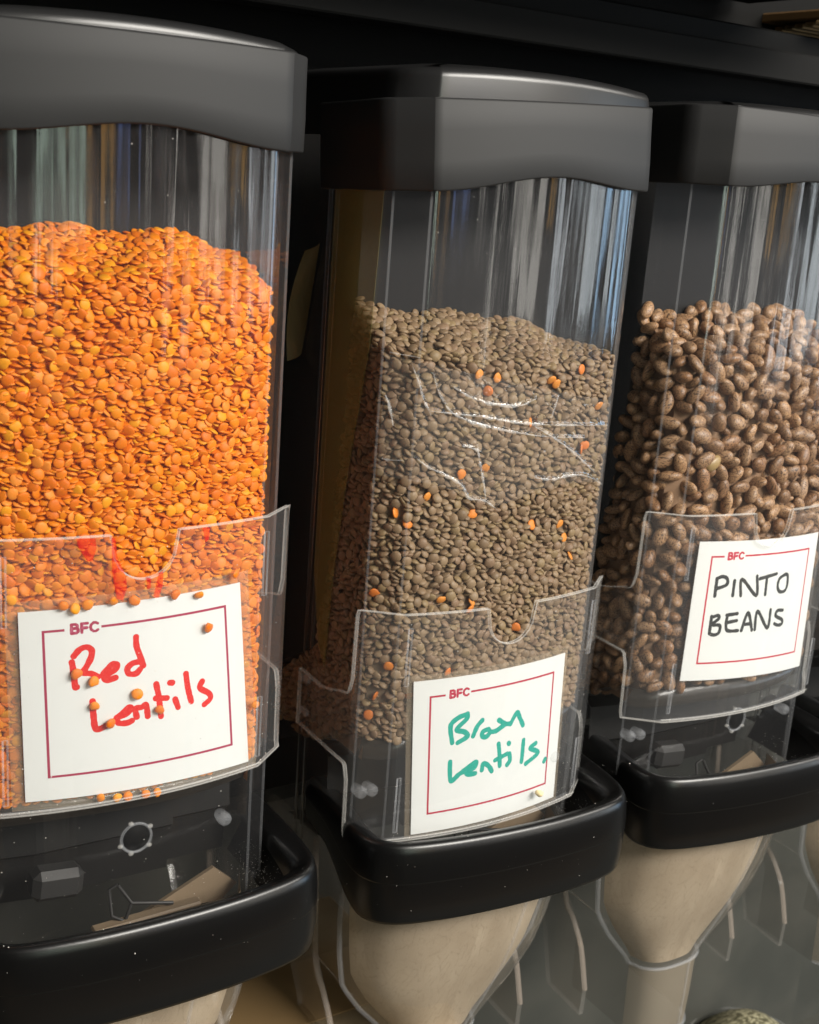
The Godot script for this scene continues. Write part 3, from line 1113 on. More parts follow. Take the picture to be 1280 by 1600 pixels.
func letters(im: Image, x: int, y: int, h: float, c: Color) -> void:
	# B F C in a bold rounded sans
	var n := noise(0.01, 1, 1)
	var W := 13.0
	var k := h
	var shapes := [[0.0, [Vector2(0, 0), Vector2(0, 1)]], [0.0, [Vector2(0, 0), Vector2(0.45, 0), Vector2(0.62, 0.12), Vector2(0.62, 0.34), Vector2(0.45, 0.47), Vector2(0, 0.47)]], [0.0, [Vector2(0.45, 0.47), Vector2(0.7, 0.6), Vector2(0.7, 0.86), Vector2(0.5, 1.0), Vector2(0, 1)]], [1.1, [Vector2(0, 0), Vector2(0, 1)]], [1.1, [Vector2(0, 0), Vector2(0.65, 0)]], [1.1, [Vector2(0, 0.5), Vector2(0.56, 0.5)]], [2.05, [Vector2(0.82, 0.14), Vector2(0.6, 0.0), Vector2(0.36, 0.0), Vector2(0.08, 0.22), Vector2(0.0, 0.5), Vector2(0.08, 0.78), Vector2(0.36, 1.0), Vector2(0.6, 1.0), Vector2(0.82, 0.86)]]]
	for s: Array in shapes:
		var pts := []
		for p: Vector2 in s[1]:
			pts.append(Vector3(x + (s[0] + p.x) * k * 0.98, y + p.y * k, 0))
		stroke(im, pts, W, c, n)


func make_cards(spots: Array) -> void:
	# corners of each card as it sits askew in its holder: top left, top right, bottom right, bottom left
	var corners := [[Vector2(-47.5, -44.9), Vector2(43.8, -43.0), Vector2(52.0, -127.0), Vector2(-45.3, -124.6)], [Vector2(-47.9, -97.0), Vector2(40.3, -95.2), Vector2(43.9, -175.0), Vector2(-43.2, -175.7)], [Vector2(-45.3, -44.0), Vector2(46.1, -46.5), Vector2(49.5, -126.5), Vector2(-45.8, -121.0)]]
	var words := [RED_WORDS, GREEN_WORDS, BLACK_WORDS]
	var inks := [Color(0.83, 0.06, 0.035), Color(0.0, 0.6, 0.53), Color(0.12, 0.13, 0.13)]
	var widths := [28.0, 29.0, 23.0]
	var frames := [Color(0.62, 0.14, 0.28), Color(0.68, 0.10, 0.22), Color(0.72, 0.10, 0.2)]
	var says := ["white card reading Red Lentils in red marker, with orange lentils stuck on it", "white card reading Brown Lentils in teal marker", "white card reading PINTO BEANS in black marker capitals"]
	for k in 3:
		var t := thing("name_card", says[k], "card")
		t.set_meta("group", "hand-lettered cards in the holders")
		t.transform = spots[k]
		var m := plain(Color(1, 1, 1), 0.45)
		m.albedo_texture = card_texture(words[k], inks[k], widths[k], frames[k], 60 + k)
		obj("card", card_mesh(corners[k], 0.0, 0.0022), m, t)
		if k < 2:
			obj("laminate", card_mesh(corners[k], 0.05 if k == 0 else 0.032, 0.0014), M.sleeve, t)


func card_mesh(c: Array, margin: float, off: float) -> ArrayMesh:
	var P := []
	for i in 13:
		var v := lerpf(-margin, 1 + margin, i / 12.0)
		var row := []
		for j in 25:
			var u := lerpf(-margin, 1 + margin, j / 24.0)
			var p: Vector2 = ((c[0] as Vector2).lerp(c[1], u)).lerp((c[3] as Vector2).lerp(c[2], u), v) * 0.001
			row.append(Vector3(p.x, p.y, minf(wall_z(p.x, off), wall_z(p.x, off))))
		P.append(row)
	var st := grid(P)
	# thickness of the paper
	var rim := [P[0], [], P[12], []]
	for i in 13:
		rim[1].append(P[i][24])
		rim[3].append(P[i][0])
	for r: Array in rim:
		var back := []
		for v: Vector3 in r:
			back.append(v - Vector3(0, 0, 0.0004))
		grid([r, back], false, st, Vector2(0.0, 0.0))
	return done(st)

# ------------------------------------------------------------------ tape on the brown lentil bin

const CREASES := "-58.6,49.2 -56.2,42.6 -53.8,35.3 -49.4,27.4;-49.6,45.2 -46.3,36.6 -40.5,29.3 -32,24.8 -23.4,22.2 -11.4,19.9 9.7,16.3 37.7,13.7;-40.1,39.8 -28.8,34.2 -17.2,31.5 -5.1,31.2 3.3,34.1;-49.5,29.2 -28.1,26.9 -18,25.2 -2.5,22.8 21.3,20.9 53.9,18.3;4.1,21.2 14.9,16 28.8,8.4 39.8,1.2 48.2,-4.5;-54.2,8.1 -48.8,4.3 -39.2,-0.3 -32,-4.4 -27.9,-10.4 -19.9,-12.1 -12.7,-16.5;-26.1,14 -23.8,5 -20.5,-5.5 -19.1,-12.1;-66,53.3 -63.7,53 -56.4,52.3;-66,6.7 -63.9,6.2 -59.1,6.8;-66.5,35 -65,31.4 -63,21.7;7.2,-3 17.9,-4.8 28.8,-4.1 40.9,-5.1 55,-11;-33.7,13.5 -29.5,12.8 -23.7,10.7;13.7,24.6 16.7,34.2"


func make_tape(spots: Array) -> void:
	var lines := []
	for s in CREASES.split(";"):
		var pts := []
		for p in s.split(" "):
			var xy := p.split(",")
			pts.append(Vector3(float(xy[0]), float(xy[1]), 0))
		lines.append(smooth_path(pts, 5))
	var t := obj("clear_tape", tape_mesh(lines), M.tape)
	t.transform = spots[1]
	tag(t, "wide wrinkled clear tape stuck across the brown lentil bin", "tape")
	var fr := RandomNumberGenerator.new()
	fr.seed = 12
	for l: Array in lines:
		var ridge := []
		for v: Vector3 in l:
			ridge.append(Vector3(v.x * 0.001, v.y * 0.001, wall_z(v.x * 0.001, 0.0012)))
		obj("fold", done(ribbon(ridge, fr)), M.fold, t)
	# amber tape on its left wall, torn at the ends
	var am := thing("amber_tape", "amber film down the left wall of the brown lentil bin, torn end curled", "tape")
	am.transform = spots[1]
	var o := PackedVector2Array([Vector2(0.126, -0.0468), Vector2(0.124, -0.0052), Vector2(0.054, -0.009), Vector2(-0.01, -0.0215), Vector2(-0.06, -0.0285), Vector2(-0.1045, -0.031), Vector2(-0.094, -0.0385), Vector2(-0.06, -0.0465), Vector2(0.012, -0.0468)])
	obj("strip", plate(o, func(p: Vector2) -> Vector3: return Vector3(-AX - 0.0006, p.x, p.y), Vector3(-0.0002, 0, 0)), M.amber, am)
	var curl := []
	for i in 9:
		var y := lerpf(0.094, 0.041, i / 8.0)
		var wide := 0.010 * sin(PI * (0.1 + 0.9 * i / 9.0))
		var row := []
		for j in 5:
			var a := j / 4.0
			row.append(Vector3(-AX - 0.001 - 0.006 * a * a, y - 0.004 * a, -0.058 - 0.012 * i / 8.0 - wide * a))
		curl.append(row)
	obj("torn_end", done(grid(curl)), M.amber_end, am)


func ribbon(path: Array, rr: RandomNumberGenerator) -> SurfaceTool:
	# a doubled-over fold in the tape: a narrow blade of uneven width standing off the pane
	var P := [[], [], []]
	var n := noise(0.9, 2, rr.randi() % 999)
	for i in path.size():
		var a: Vector3 = path[maxi(i - 1, 0)]
		var b: Vector3 = path[mini(i + 1, path.size() - 1)]
		var s := (b - a).normalized().cross(Vector3.BACK)
		var w := 0.00055 * (0.25 + 0.75 * sin(PI * (i + 0.3) / path.size())) * (1.0 + 1.2 * n.get_noise_1d(i))
		var p: Vector3 = path[i]
		P[0].append(p - s * w)
		P[1].append(p + Vector3(0, 0, 0.0005) * (1.0 + n.get_noise_1d(i + 50)))
		P[2].append(p + s * w)
	return grid(P)


func tape_mesh(lines: Array) -> ArrayMesh:
	var nx := 220
	var ny := 112
	var n := noise(0.05, 3, 9)
	# bucket crease points
	var cells := {}
	for l: Array in lines:
		for i in l.size() - 1:
			var a: Vector3 = l[i]
			var b: Vector3 = l[i + 1]
			var w := 0.35 + 0.65 * sin(PI * (i + 0.5) / (l.size() - 1))
			for k in 8:
				var p := a.lerp(b, k / 8.0)
				var c := Vector2i(floori(p.x / 3.0), floori(p.y / 3.0))
				if not cells.has(c):
					cells[c] = []
				cells[c].append(Vector3(p.x, p.y, w))
	var P := []
	for i in ny + 1:
		var row := []
		for j in nx + 1:
			var u := j / float(nx)
			var x := lerpf(-66.8, 58.5, u)
			var top := lerpf(52.5, 29.0, u) + 0.5 * n.get_noise_1d(x * 4.0)
			var bot := lerpf(-1.0, -10.0, u) - 10.0 * exp(-pow((x + 14.0) / 22.0, 2.0))
			var y := lerpf(top, bot, i / float(ny))
			var h := 0.10 * n.get_noise_2d(x * 3.0, y * 3.0) + 0.1
			var best := 9.0
			var wt := 0.0
			var ci := floori(x / 3.0)
			var cj := floori(y / 3.0)
			for a in range(-1, 2):
				for b in range(-1, 2):
					var c := Vector2i(ci + a, cj + b)
					if cells.has(c):
						for q: Vector3 in cells[c]:
							var d := Vector2(q.x - x, q.y - y).length()
							if d < best:
								best = d
								wt = q.z
			h += 1.0 * wt * exp(-pow(best / 0.75, 2.0)) * (0.75 + 0.5 * n.get_noise_2d(x * 20.0, y * 20.0))
			row.append(Vector3(x * 0.001, y * 0.001, wall_z(x * 0.001, 0.0006) + h * 0.001))
		P.append(row)
	return done(grid(P))

# ------------------------------------------------------------------ grain

func lens_mesh(a: float, c: float, sharp: float, flat_: float, wob: float, sd: int, seg := 12, rings := 7) -> ArrayMesh:
	var rr := RandomNumberGenerator.new()
	rr.seed = sd
	var ph := rr.randf() * TAU
	var ph2 := rr.randf() * TAU
	var cut := rr.randf() * TAU
	var P := []
	for i in rings + 1:
		var t := PI * i / rings
		var row := []
		for j in seg + 1:
			var w := TAU * j / seg
			var rad := 1.0 + wob * (0.6 * sin(2 * w + ph) + 0.5 * sin(3 * w + ph2))
			if wob > 0.05 and cos(w - cut) > 0.75:
				rad *= 0.75 / cos(w - cut) + 0.02
			var y := cos(t)
			y = signf(y) * pow(absf(y), sharp) * c * (flat_ if y < 0 else 1.0)
			row.append(Vector3(a * rad * sin(t) * cos(w), y, a * rad * sin(t) * sin(w)))
		P.append(row)
	return done(grid(P))


func bean_mesh(l: float, wd: float, hd: float, sd: int) -> ArrayMesh:
	var rr := RandomNumberGenerator.new()
	rr.seed = sd
	var bend := rr.randf_range(0.0, 0.09)
	var taper := rr.randf_range(-0.12, 0.12)
	var P := []
	var off := Vector2(rr.randf(), rr.randf())
	for i in 13:
		var t := PI * i / 12
		var row := []
		for j in 15:
			var w := TAU * j / 14
			var along := -cos(t)
			var r := pow(sin(t), 0.85) * (1 + taper * along)
			var y := hd * r * sin(w)
			var z := wd * r * cos(w)
			# the hilum side is a little hollow
			if cos(w) > 0:
				z *= 1.0 - 0.03 * exp(-along * along * 5.0)
			row.append(Vector3(z + l * bend * along * along - l * bend * 0.4, l * along, y))
		P.append(row)
	var st := SurfaceTool.new()
	st.begin(Mesh.PRIMITIVE_TRIANGLES)
	grid(P, true, st, Vector2(0.5, 0.5))
	var m := done(st)
	var arr := m.surface_get_arrays(0)
	var uvs: PackedVector2Array = arr[Mesh.ARRAY_TEX_UV]
	for k in uvs.size():
		uvs[k] += off
	arr[Mesh.ARRAY_TEX_UV] = uvs
	var out := ArrayMesh.new()
	out.add_surface_from_arrays(Mesh.PRIMITIVE_TRIANGLES, arr)
	return out


func bean_texture() -> ImageTexture:
	var size := 512
	var a := noise(1.0, 2, 71)
	var b := noise(1.0, 3, 72)
	var im := Image.create(size, size, false, Image.FORMAT_RGB8)
	for y in size:
		for x in size:
			var w := TAU * x / size
			var v := TAU * y / size
			# wraps round: noise on a torus
			var p := Vector3(cos(w), sin(w), cos(v)) * 2.0
			var q := sin(v) * 2.0
			var spots := a.get_noise_3d(p.x * 3.0 + q * 2.0, p.y * 3.0 - q * 1.6, p.z * 3.2 + q * 2.2)
			var tone := b.get_noise_3d(p.x + q, p.y, p.z + q)
			var c := lin(0.32, 0.19, 0.105).lerp(lin(0.43, 0.28, 0.165), clampf(0.5 + tone, 0, 1))
			c = c.lerp(lin(0.05, 0.026, 0.016), 0.85 * smoothstep(0.19, 0.28, spots))
			im.set_pixel(x, y, c)
	return ImageTexture.create_from_image(im)


class Pack:
	# grains thrown into a bin one by one, kept clear of one another
	var cell: float
	var hash := {}
	var pos := PackedVector3Array()
	var axis := PackedVector3Array()
	var ra := PackedFloat32Array()   # radius across the axis
	var rc := PackedFloat32Array()   # radius along it
	var layer := PackedInt32Array()
	var squeeze := 0.84

	func support(u: Vector3, n: Vector3, a: float, c: float) -> float:
		var k := u.dot(n)
		return 1.0 / sqrt((1.0 - k * k) / (a * a) + k * k / (c * c))

	func extent(u: Vector3, n: Vector3, a: float, c: float) -> float:
		var k := u.dot(n)
		return sqrt(a * a * (1.0 - k * k) + c * c * k * k)

	func try(p: Vector3, n: Vector3, a: float, c: float, lay: int, sq: float) -> bool:
		var ci := Vector3i((p / cell).floor())
		for dx in range(-1, 2):
			for dy in range(-1, 2):
				for dz in range(-1, 2):
					var k := ci + Vector3i(dx, dy, dz)
					if hash.has(k):
						for i: int in hash[k]:
							var d := pos[i] - p
							var l := d.length()
							if l < 1e-6:
								return false
							d /= l
							if l < sq * (support(d, n, a, c) + support(d, axis[i], ra[i], rc[i])):
								return false
		if not hash.has(ci):
			hash[ci] = []
		hash[ci].append(pos.size())
		pos.append(p)
		axis.append(n)
		ra.append(a)
		rc.append(c)
		layer.append(lay)
		return true


func heap_top(kind: int, x: float, z: float) -> float:
	var front: float = [0.0795, 0.0475, 0.050][kind]
	var back: float = [0.0965, 0.0665, 0.0735][kind]
	var t := clampf((wall_z(x, 0) - z) / (wall_z(x, 0) + 0.024), 0, 1.4)
	var y := lerpf(front, back, pow(t, 0.8))
	if kind == 1:
		y -= 0.012 * smoothstep(0.0, 0.065, x) * t
		y += 0.003 * smoothstep(0.0, -0.06, x)
	elif kind == 0:
		y -= 0.008 * smoothstep(0.02, 0.066, x)
	else:
		y -= 0.005 * smoothstep(-0.02, -0.066, x)
	return y + 0.0015 * sin(x * 140.0 + z * 90.0)


func back_of(y: float) -> float:
	if y > -0.06:
		return remap(clampf(y, -0.06, 0.1), 0.1, -0.06, -0.025, -0.036)
	if y > -0.1:
		return remap(y, -0.06, -0.1, -0.036, -0.045)
	return remap(clampf(y, -0.13, -0.1), -0.1, -0.13, -0.045, -0.085)


func fill(kind: int, a: float, c: float, oblate: bool, spread: float, faceon: int, tries: int, depth: float) -> Pack:
	var p := Pack.new()
	p.cell = 2.0 * maxf(a, c) * 1.05
	var rr := RandomNumberGenerator.new()
	rr.seed = 900 + kind
	var in_ := 0.0004
	var big := maxf(a, c)
	var xs := AX - in_
	for k in tries + faceon:
		var s := rr.randf_range(0.88, 1.1)
		var aa := a * s
		var cc := c * rr.randf_range(0.88, 1.12) * s
		var n: Vector3
		var at: Vector3
		var x := rr.randf_range(-xs, xs)
		var first := k < faceon
		# which wall this grain is thrown against: 0 front, 1 left, 2 the open top, 3 anywhere in the outer shell
		var roll := rr.randf()
		var lay := 0
		var y: float
		var z: float
		var share := float(k) / (tries + faceon)
		if roll < 0.16:
			lay = 1
			x = -xs
			y = rr.randf_range(-0.16, 0.1)
			z = rr.randf_range(back_of(y), AZ)
		elif roll < 0.30:
			lay = 2
			z = rr.randf_range(-0.026, wall_z(x, 0))
			y = heap_top(kind, x, z)
		else:
			lay = 0
			z = wall_z(x, -in_)
			y = rr.randf_range(-0.14, 0.1)
		var wall_n := Vector3(-1, 0, 0)
		if lay == 0:
			wall_n = Vector3(2 * SAG * x / (BX * BX), 0, 1).normalized() if absf(x) < BX else Vector3(signf(x) * 0.688, 0, 0.726)
		elif lay == 2:
			wall_n = Vector3(0, 0.9, 0.38).normalized()
		# how it lies
		if first:
			n = (wall_n + Vector3(rr.randfn(0, 0.28), rr.randfn(0, 0.28), rr.randfn(0, 0.28))).normalized()
			if not oblate:
				n = n.cross(Vector3(rr.randfn(), rr.randfn(), rr.randfn())).normalized()
		elif oblate:
			n = (Vector3(0, 1, 0.25) + Vector3(rr.randfn(0, spread), rr.randfn(0, spread * 0.5), rr.randfn(0, spread))).normalized()
		else:
			n = Vector3(rr.randfn(0, 1.0), rr.randfn(0, 0.55), rr.randfn(0, 0.7)).normalized()
		# how deep behind the wall
		var deep := 0.0
		if not first:
			deep = depth * maxf(0.0, share - 0.25) * rr.randf()
		at = Vector3(x, y, z) - wall_n * (p.extent(wall_n, n, aa, cc) + deep)
		# stay inside: left and right walls, front, floor, top
		var ex := p.extent(Vector3.RIGHT, n, aa, cc)
		var ez := p.extent(Vector3.BACK, n, aa, cc)
		if at.x - ex < -xs - 1e-5 or at.x + ex > RIGHT_STOP:
			continue
		if lay != 0:
			var fn := Vector3(2 * SAG * at.x / (BX * BX), 0, 1).normalized() if absf(at.x) < BX else Vector3(signf(at.x) * 0.688, 0, 0.726)
			if (wall_z(at.x, -in_) - at.z) * fn.z < p.extent(fn, n, aa, cc):
				continue
		if at.y > heap_top(kind, at.x, at.z) + 0.2 * big:
			continue
		if at.z < back_of(at.y) - 0.003 or at.y < funnel_y(at.x, at.z) + 0.6 * minf(aa, cc):
			continue
		p.try(at, n, aa, cc, lay, (0.78 if share < 0.6 else 0.66) if oblate else (0.93 if share < 0.7 else 0.84))
	return p


func grain_basis(n: Vector3, rr: RandomNumberGenerator) -> Basis:
	var s := n.cross(Vector3(rr.randfn(), rr.randfn(), rr.randfn())).normalized()
	return Basis(s, n, s.cross(n))


func heaps(spots: Array) -> void:
	var eye := Vector3(-0.354, 0.129, 0.462)
	var reds := []
	for k in 4:
		reds.append(lens_mesh(0.0025, 0.00086, 0.75, 0.55, [0.02, 0.07, 0.05, 0.09][k], 300 + k))
	var browns := []
	for k in 3:
		browns.append(lens_mesh(0.0025, 0.00115, 1.05, 1.0, 0.015, 320 + k))
	var beans := []
	for k in 8:
		beans.append(bean_mesh(0.0058 * [1.0, 1.06, 0.92, 1.0, 1.1, 0.96, 0.9, 1.03][k], 0.0039 * [1.0, 0.92, 1.05, 0.95, 1.0, 1.06, 1.0, 0.9][k], 0.0029 * [1.0, 0.9, 1.1, 1.0, 0.95, 1.05, 1.0, 0.9][k], 340 + k))
	M.bean = plain(Color(1, 1, 1), 0.46)
	M.bean.albedo_texture = bean_texture()
	M.bean.vertex_color_use_as_albedo = true
	var kinds := [
		["red_lentil", "split red lentil in the heap behind the front of the red lentil bin", "lentil", "red lentils heaped in their bin"],
		["brown_lentil", "whole brown lentil in the heap behind the front of the brown lentil bin", "lentil", "brown lentils heaped in their bin"],
		["pinto_bean", "speckled tan pinto bean in the heap behind the front of the pinto bean bin", "bean", "pinto beans heaped in their bin"]]
	var packs := [fill(0, 0.0025, 0.00074, true, 0.34, 3300, 105000, 0.007), fill(1, 0.0025, 0.00115, true, 0.42, 1700, 80000, 0.007), fill(2, 0.0034, 0.0056, false, 0.5, 900, 32000, 0.014)]
	var stray := stray_spots()
	for kind in 3:
		var p: Pack = packs[kind]
		var rr := RandomNumberGenerator.new()
		rr.seed = 400 + kind
		var variants: Array = [reds, browns, beans][kind]
		var tones := grain_tones(kind)
		# the grains that show largest: at the front wall, turned to the eye, not behind the card
		var here := (spots[kind] as Transform3D).affine_inverse() * eye
		var order := []
		for i in p.pos.size():
			if p.layer[i] == 0:
				var q := p.pos[i]
				var gap := wall_z(q.x, 0) - q.z
				if gap > maxf(p.ra[i], p.rc[i]) * (1.1 if kind < 2 else 2.0) or hidden_by_card(kind, q):
					continue
				if kind == 0 and q.x < -0.052 or kind == 2 and q.x > 0.055 or q.y < -0.12:
					continue
				var to_eye := (here - q).normalized()
				var k := absf(p.axis[i].dot(to_eye))
				order.append([(k if kind < 2 else 1.0 - 0.5 * k) / (here - q).length_squared() - 40.0 * gap, i])
		order.sort_custom(func(u: Array, v: Array) -> bool: return u[0] > v[0])
		var single := {}
		for i in mini(300, order.size()):
			single[order[i][1]] = true
		var groups := []
		for v in variants.size():
			groups.append([])
		for i in p.pos.size():
			var bs := grain_basis(p.axis[i], rr)
			var v := rr.randi() % variants.size()
			var tone := rr.randi() % tones.size()
			var sc: float = p.ra[i] / [0.0025, 0.0025, 0.0034][kind]
			var xf := Transform3D(bs.scaled(Vector3.ONE * sc), p.pos[i])
			if kind == 1 and near_stray(stray, p.pos[i]):
				continue
			if single.has(i):
				var o := obj(kinds[kind][0], variants[v], tone_material(kind, tone, tones))
				o.transform = (spots[kind] as Transform3D) * xf
				tag(o, kinds[kind][1], kinds[kind][2], kinds[kind][3])
			else:
				groups[v].append([xf, tones[tone]])
		var heap := Node3D.new()
		heap.name = ["red_lentil_heap", "brown_lentil_heap", "pinto_bean_heap"][kind]
		add_child(heap, true)
		heap.transform = spots[kind]
		heap.set_meta("kind", "stuff")
		heap.set_meta("label", ["heap of orange split lentils filling the first bin", "heap of dull brown lentils filling the second bin", "heap of speckled pinto beans filling the third bin"][kind])
		heap.set_meta("category", ["lentils", "lentils", "beans"][kind])
		for v in variants.size():
			var mm := MultiMesh.new()
			mm.transform_format = MultiMesh.TRANSFORM_3D
			mm.use_colors = true
			mm.mesh = variants[v]
			mm.instance_count = groups[v].size()
			for i in groups[v].size():
				mm.set_instance_transform(i, groups[v][i][0])
				mm.set_instance_color(i, groups[v][i][1])
			var mi := MultiMeshInstance3D.new()
			mi.name = numbered("grains", heap)
			mi.multimesh = mm
			mi.material_override = [M.red_grain, M.grain, M.bean][kind]
			mi.set_meta("kind", "stuff")
			heap.add_child(mi, true)
		# packed middle of the heap
		var core := obj("packed_middle", core_mesh(kind), plain([lin(0.7, 0.2, 0.012), lin(0.2, 0.14, 0.085), lin(0.25, 0.15, 0.085)][kind], 0.8), heap)
		core.set_meta("kind", "stuff")
		# orange strays among the brown lentils
		if kind == 1:
			var rs := RandomNumberGenerator.new()
			rs.seed = 31
			stray.sort_custom(func(u: Vector2, v: Vector2) -> bool: return u.y > v.y)
			var dull := [plain(lin(0.72, 0.22, 0.02), 0.6), plain(lin(0.66, 0.24, 0.03), 0.6), plain(lin(0.62, 0.17, 0.02), 0.6)]
			for at in stray.size():
				var q: Vector2 = stray[at]
				var o := obj("stray_red_lentil", reds[rs.randi() % 4], dull[rs.randi() % 3])
				var wn := Vector3(2 * SAG * q.x / (BX * BX), 0.0, 1).normalized()
				var n := (wn + Vector3(rs.randfn(0, 0.45), rs.randfn(0, 0.5), 0)).normalized()
				o.transform = (spots[1] as Transform3D) * Transform3D(grain_basis(n, rs), Vector3(q.x, q.y, wall_z(q.x, -rs.randf_range(0.0018, 0.0026))))
				tag(o, "stray orange lentil among the brown lentils, %s highest of all the strays" % ordinal(at + 1), "lentil", "stray orange lentils in the brown lentil bin")
	# one pale yellow bean among the pinto beans
	var yb := obj("pale_bean", beans[2], plain(lin(0.33, 0.225, 0.095), 0.4))
	yb.transform = (spots[2] as Transform3D) * Transform3D(grain_basis(Vector3(0.7, 0.5, 0.1).normalized(), rng), Vector3(-0.039, -0.004, wall_z(-0.039, -0.0042)))
	tag(yb, "plain yellowish bean without speckles among the pinto beans", "bean")


func ordinal(n: int) -> String:
	var ends := {1: "st", 2: "nd", 3: "rd"}
	return "%d%s" % [n, "th" if n > 10 and n < 14 else ends.get(n % 10, "th")]


func grain_tones(kind: int) -> Array:
	if kind == 0:
		return [lin(0.84, 0.225, 0.003), lin(0.88, 0.275, 0.004), lin(0.78, 0.18, 0.003), lin(0.9, 0.37, 0.01), lin(0.82, 0.21, 0.004), lin(0.86, 0.25, 0.003), lin(0.9, 0.30, 0.03)].map(func(c: Color) -> Color: return c.srgb_to_linear())
	if kind == 1:
		return [lin(0.245, 0.163, 0.093), lin(0.215, 0.14, 0.078), lin(0.265, 0.182, 0.105), lin(0.24, 0.165, 0.083), lin(0.225, 0.143, 0.084), lin(0.2, 0.133, 0.075)].map(func(c: Color) -> Color: return c.srgb_to_linear())
	return [Color(1, 0.98, 0.94), Color(0.84, 0.8, 0.75), Color(1.0, 0.93, 0.83), Color(0.68, 0.6, 0.52), Color(0.9, 0.86, 0.8), Color(1.15, 1.08, 0.96), Color(0.78, 0.66, 0.55)]


func tone_material(kind: int, tone: int, tones: Array) -> Material:
	var key := "tone%d_%d" % [kind, tone]
	if not M.has(key):
		var m: StandardMaterial3D = (M.bean if kind == 2 else (M.grain if kind == 1 else M.red_grain)).duplicate()
		m.vertex_color_use_as_albedo = false
		m.albedo_color = (tones[tone] as Color).linear_to_srgb()
		M[key] = m
	return M[key]


func hidden_by_card(kind: int, q: Vector3) -> bool:
	var top: float = [-0.046, -0.098, -0.046][kind]
	return q.y < top + 0.004 and q.x > -0.050 and q.x < 0.05


func stray_spots() -> Array:
	var out := []
	for s in "-26.0,44.9;-16.7,43.4;-21,37.5;33.3,45.8;17.4,39.7;14.3,41.6;48.6,27.5;4.2,22.4;41.2,9.2;39.2,7.2;-18.7,2.4;-30.8,-0.1;-46.3,-10;-58.9,-17.7;-53.9,-22.2;-22.8,-18.9;11.3,-26.9;29.5,-28.6;33.8,-35.9;39.5,-45.8;-35,-59.1;-18.9,-61.4;-19.5,-65.1;7.9,-77.5;-64,-56.2;-28.5,-95.4;-57.4,-90.5;-61.1,-106.1;-63,-116;-46.9,-105.2".split(";"):
		var xy := s.split(",")
		out.append(Vector2(float(xy[0]), float(xy[1])) * 0.001)
	return out


func near_stray(stray: Array, p: Vector3) -> bool:
	if wall_z(p.x, 0) - p.z > 0.0045:
		return false
	for q: Vector2 in stray:
		if absf(q.x - p.x) < 0.003 and absf(q.y - p.y) < 0.0025:
			return true
	return false


func core_mesh(kind: int) -> ArrayMesh:
	var d: float = [0.0036, 0.0042, 0.008][kind]
	var P := []
	for i in 15:
		var t := i / 14.0
		var row := []
		for j in 21:
			var x := lerpf(-AX + d, RIGHT_STOP - d, j / 20.0)
			var zf := wall_z(x, -d)
			var y0 := heap_top(kind, x, zf) - d
			row.append(Vector3(x, lerpf(y0, -0.126, t), zf))
		P.append(row)
	var top := []
	var bk := []
	for j in 21:
		var x := lerpf(-AX + d, RIGHT_STOP - d, j / 20.0)
		top.append(Vector3(x, heap_top(kind, x, -0.024) - d, -0.024))
	P.push_front(top)
	var st := grid(P)
	# left and right cheeks
	for s: float in [-1.0, 1.0]:
		var x: float = -(AX - d) if s < 0 else RIGHT_STOP - d
		var Q := []
		for i in 13:
			var t := i / 12.0
			var row := []
			for k in 5:
				var y1 := heap_top(kind, x, 0) - d
				var y := lerpf(y1, -0.14, t)
				row.append(Vector3(x, y, lerpf(wall_z(x, -d), back_of(y), k / 4.0)))
			Q.append(row)
		grid(Q, true, st)
	return done(st)


# ------------------------------------------------------------------ loose grains, smears, dust

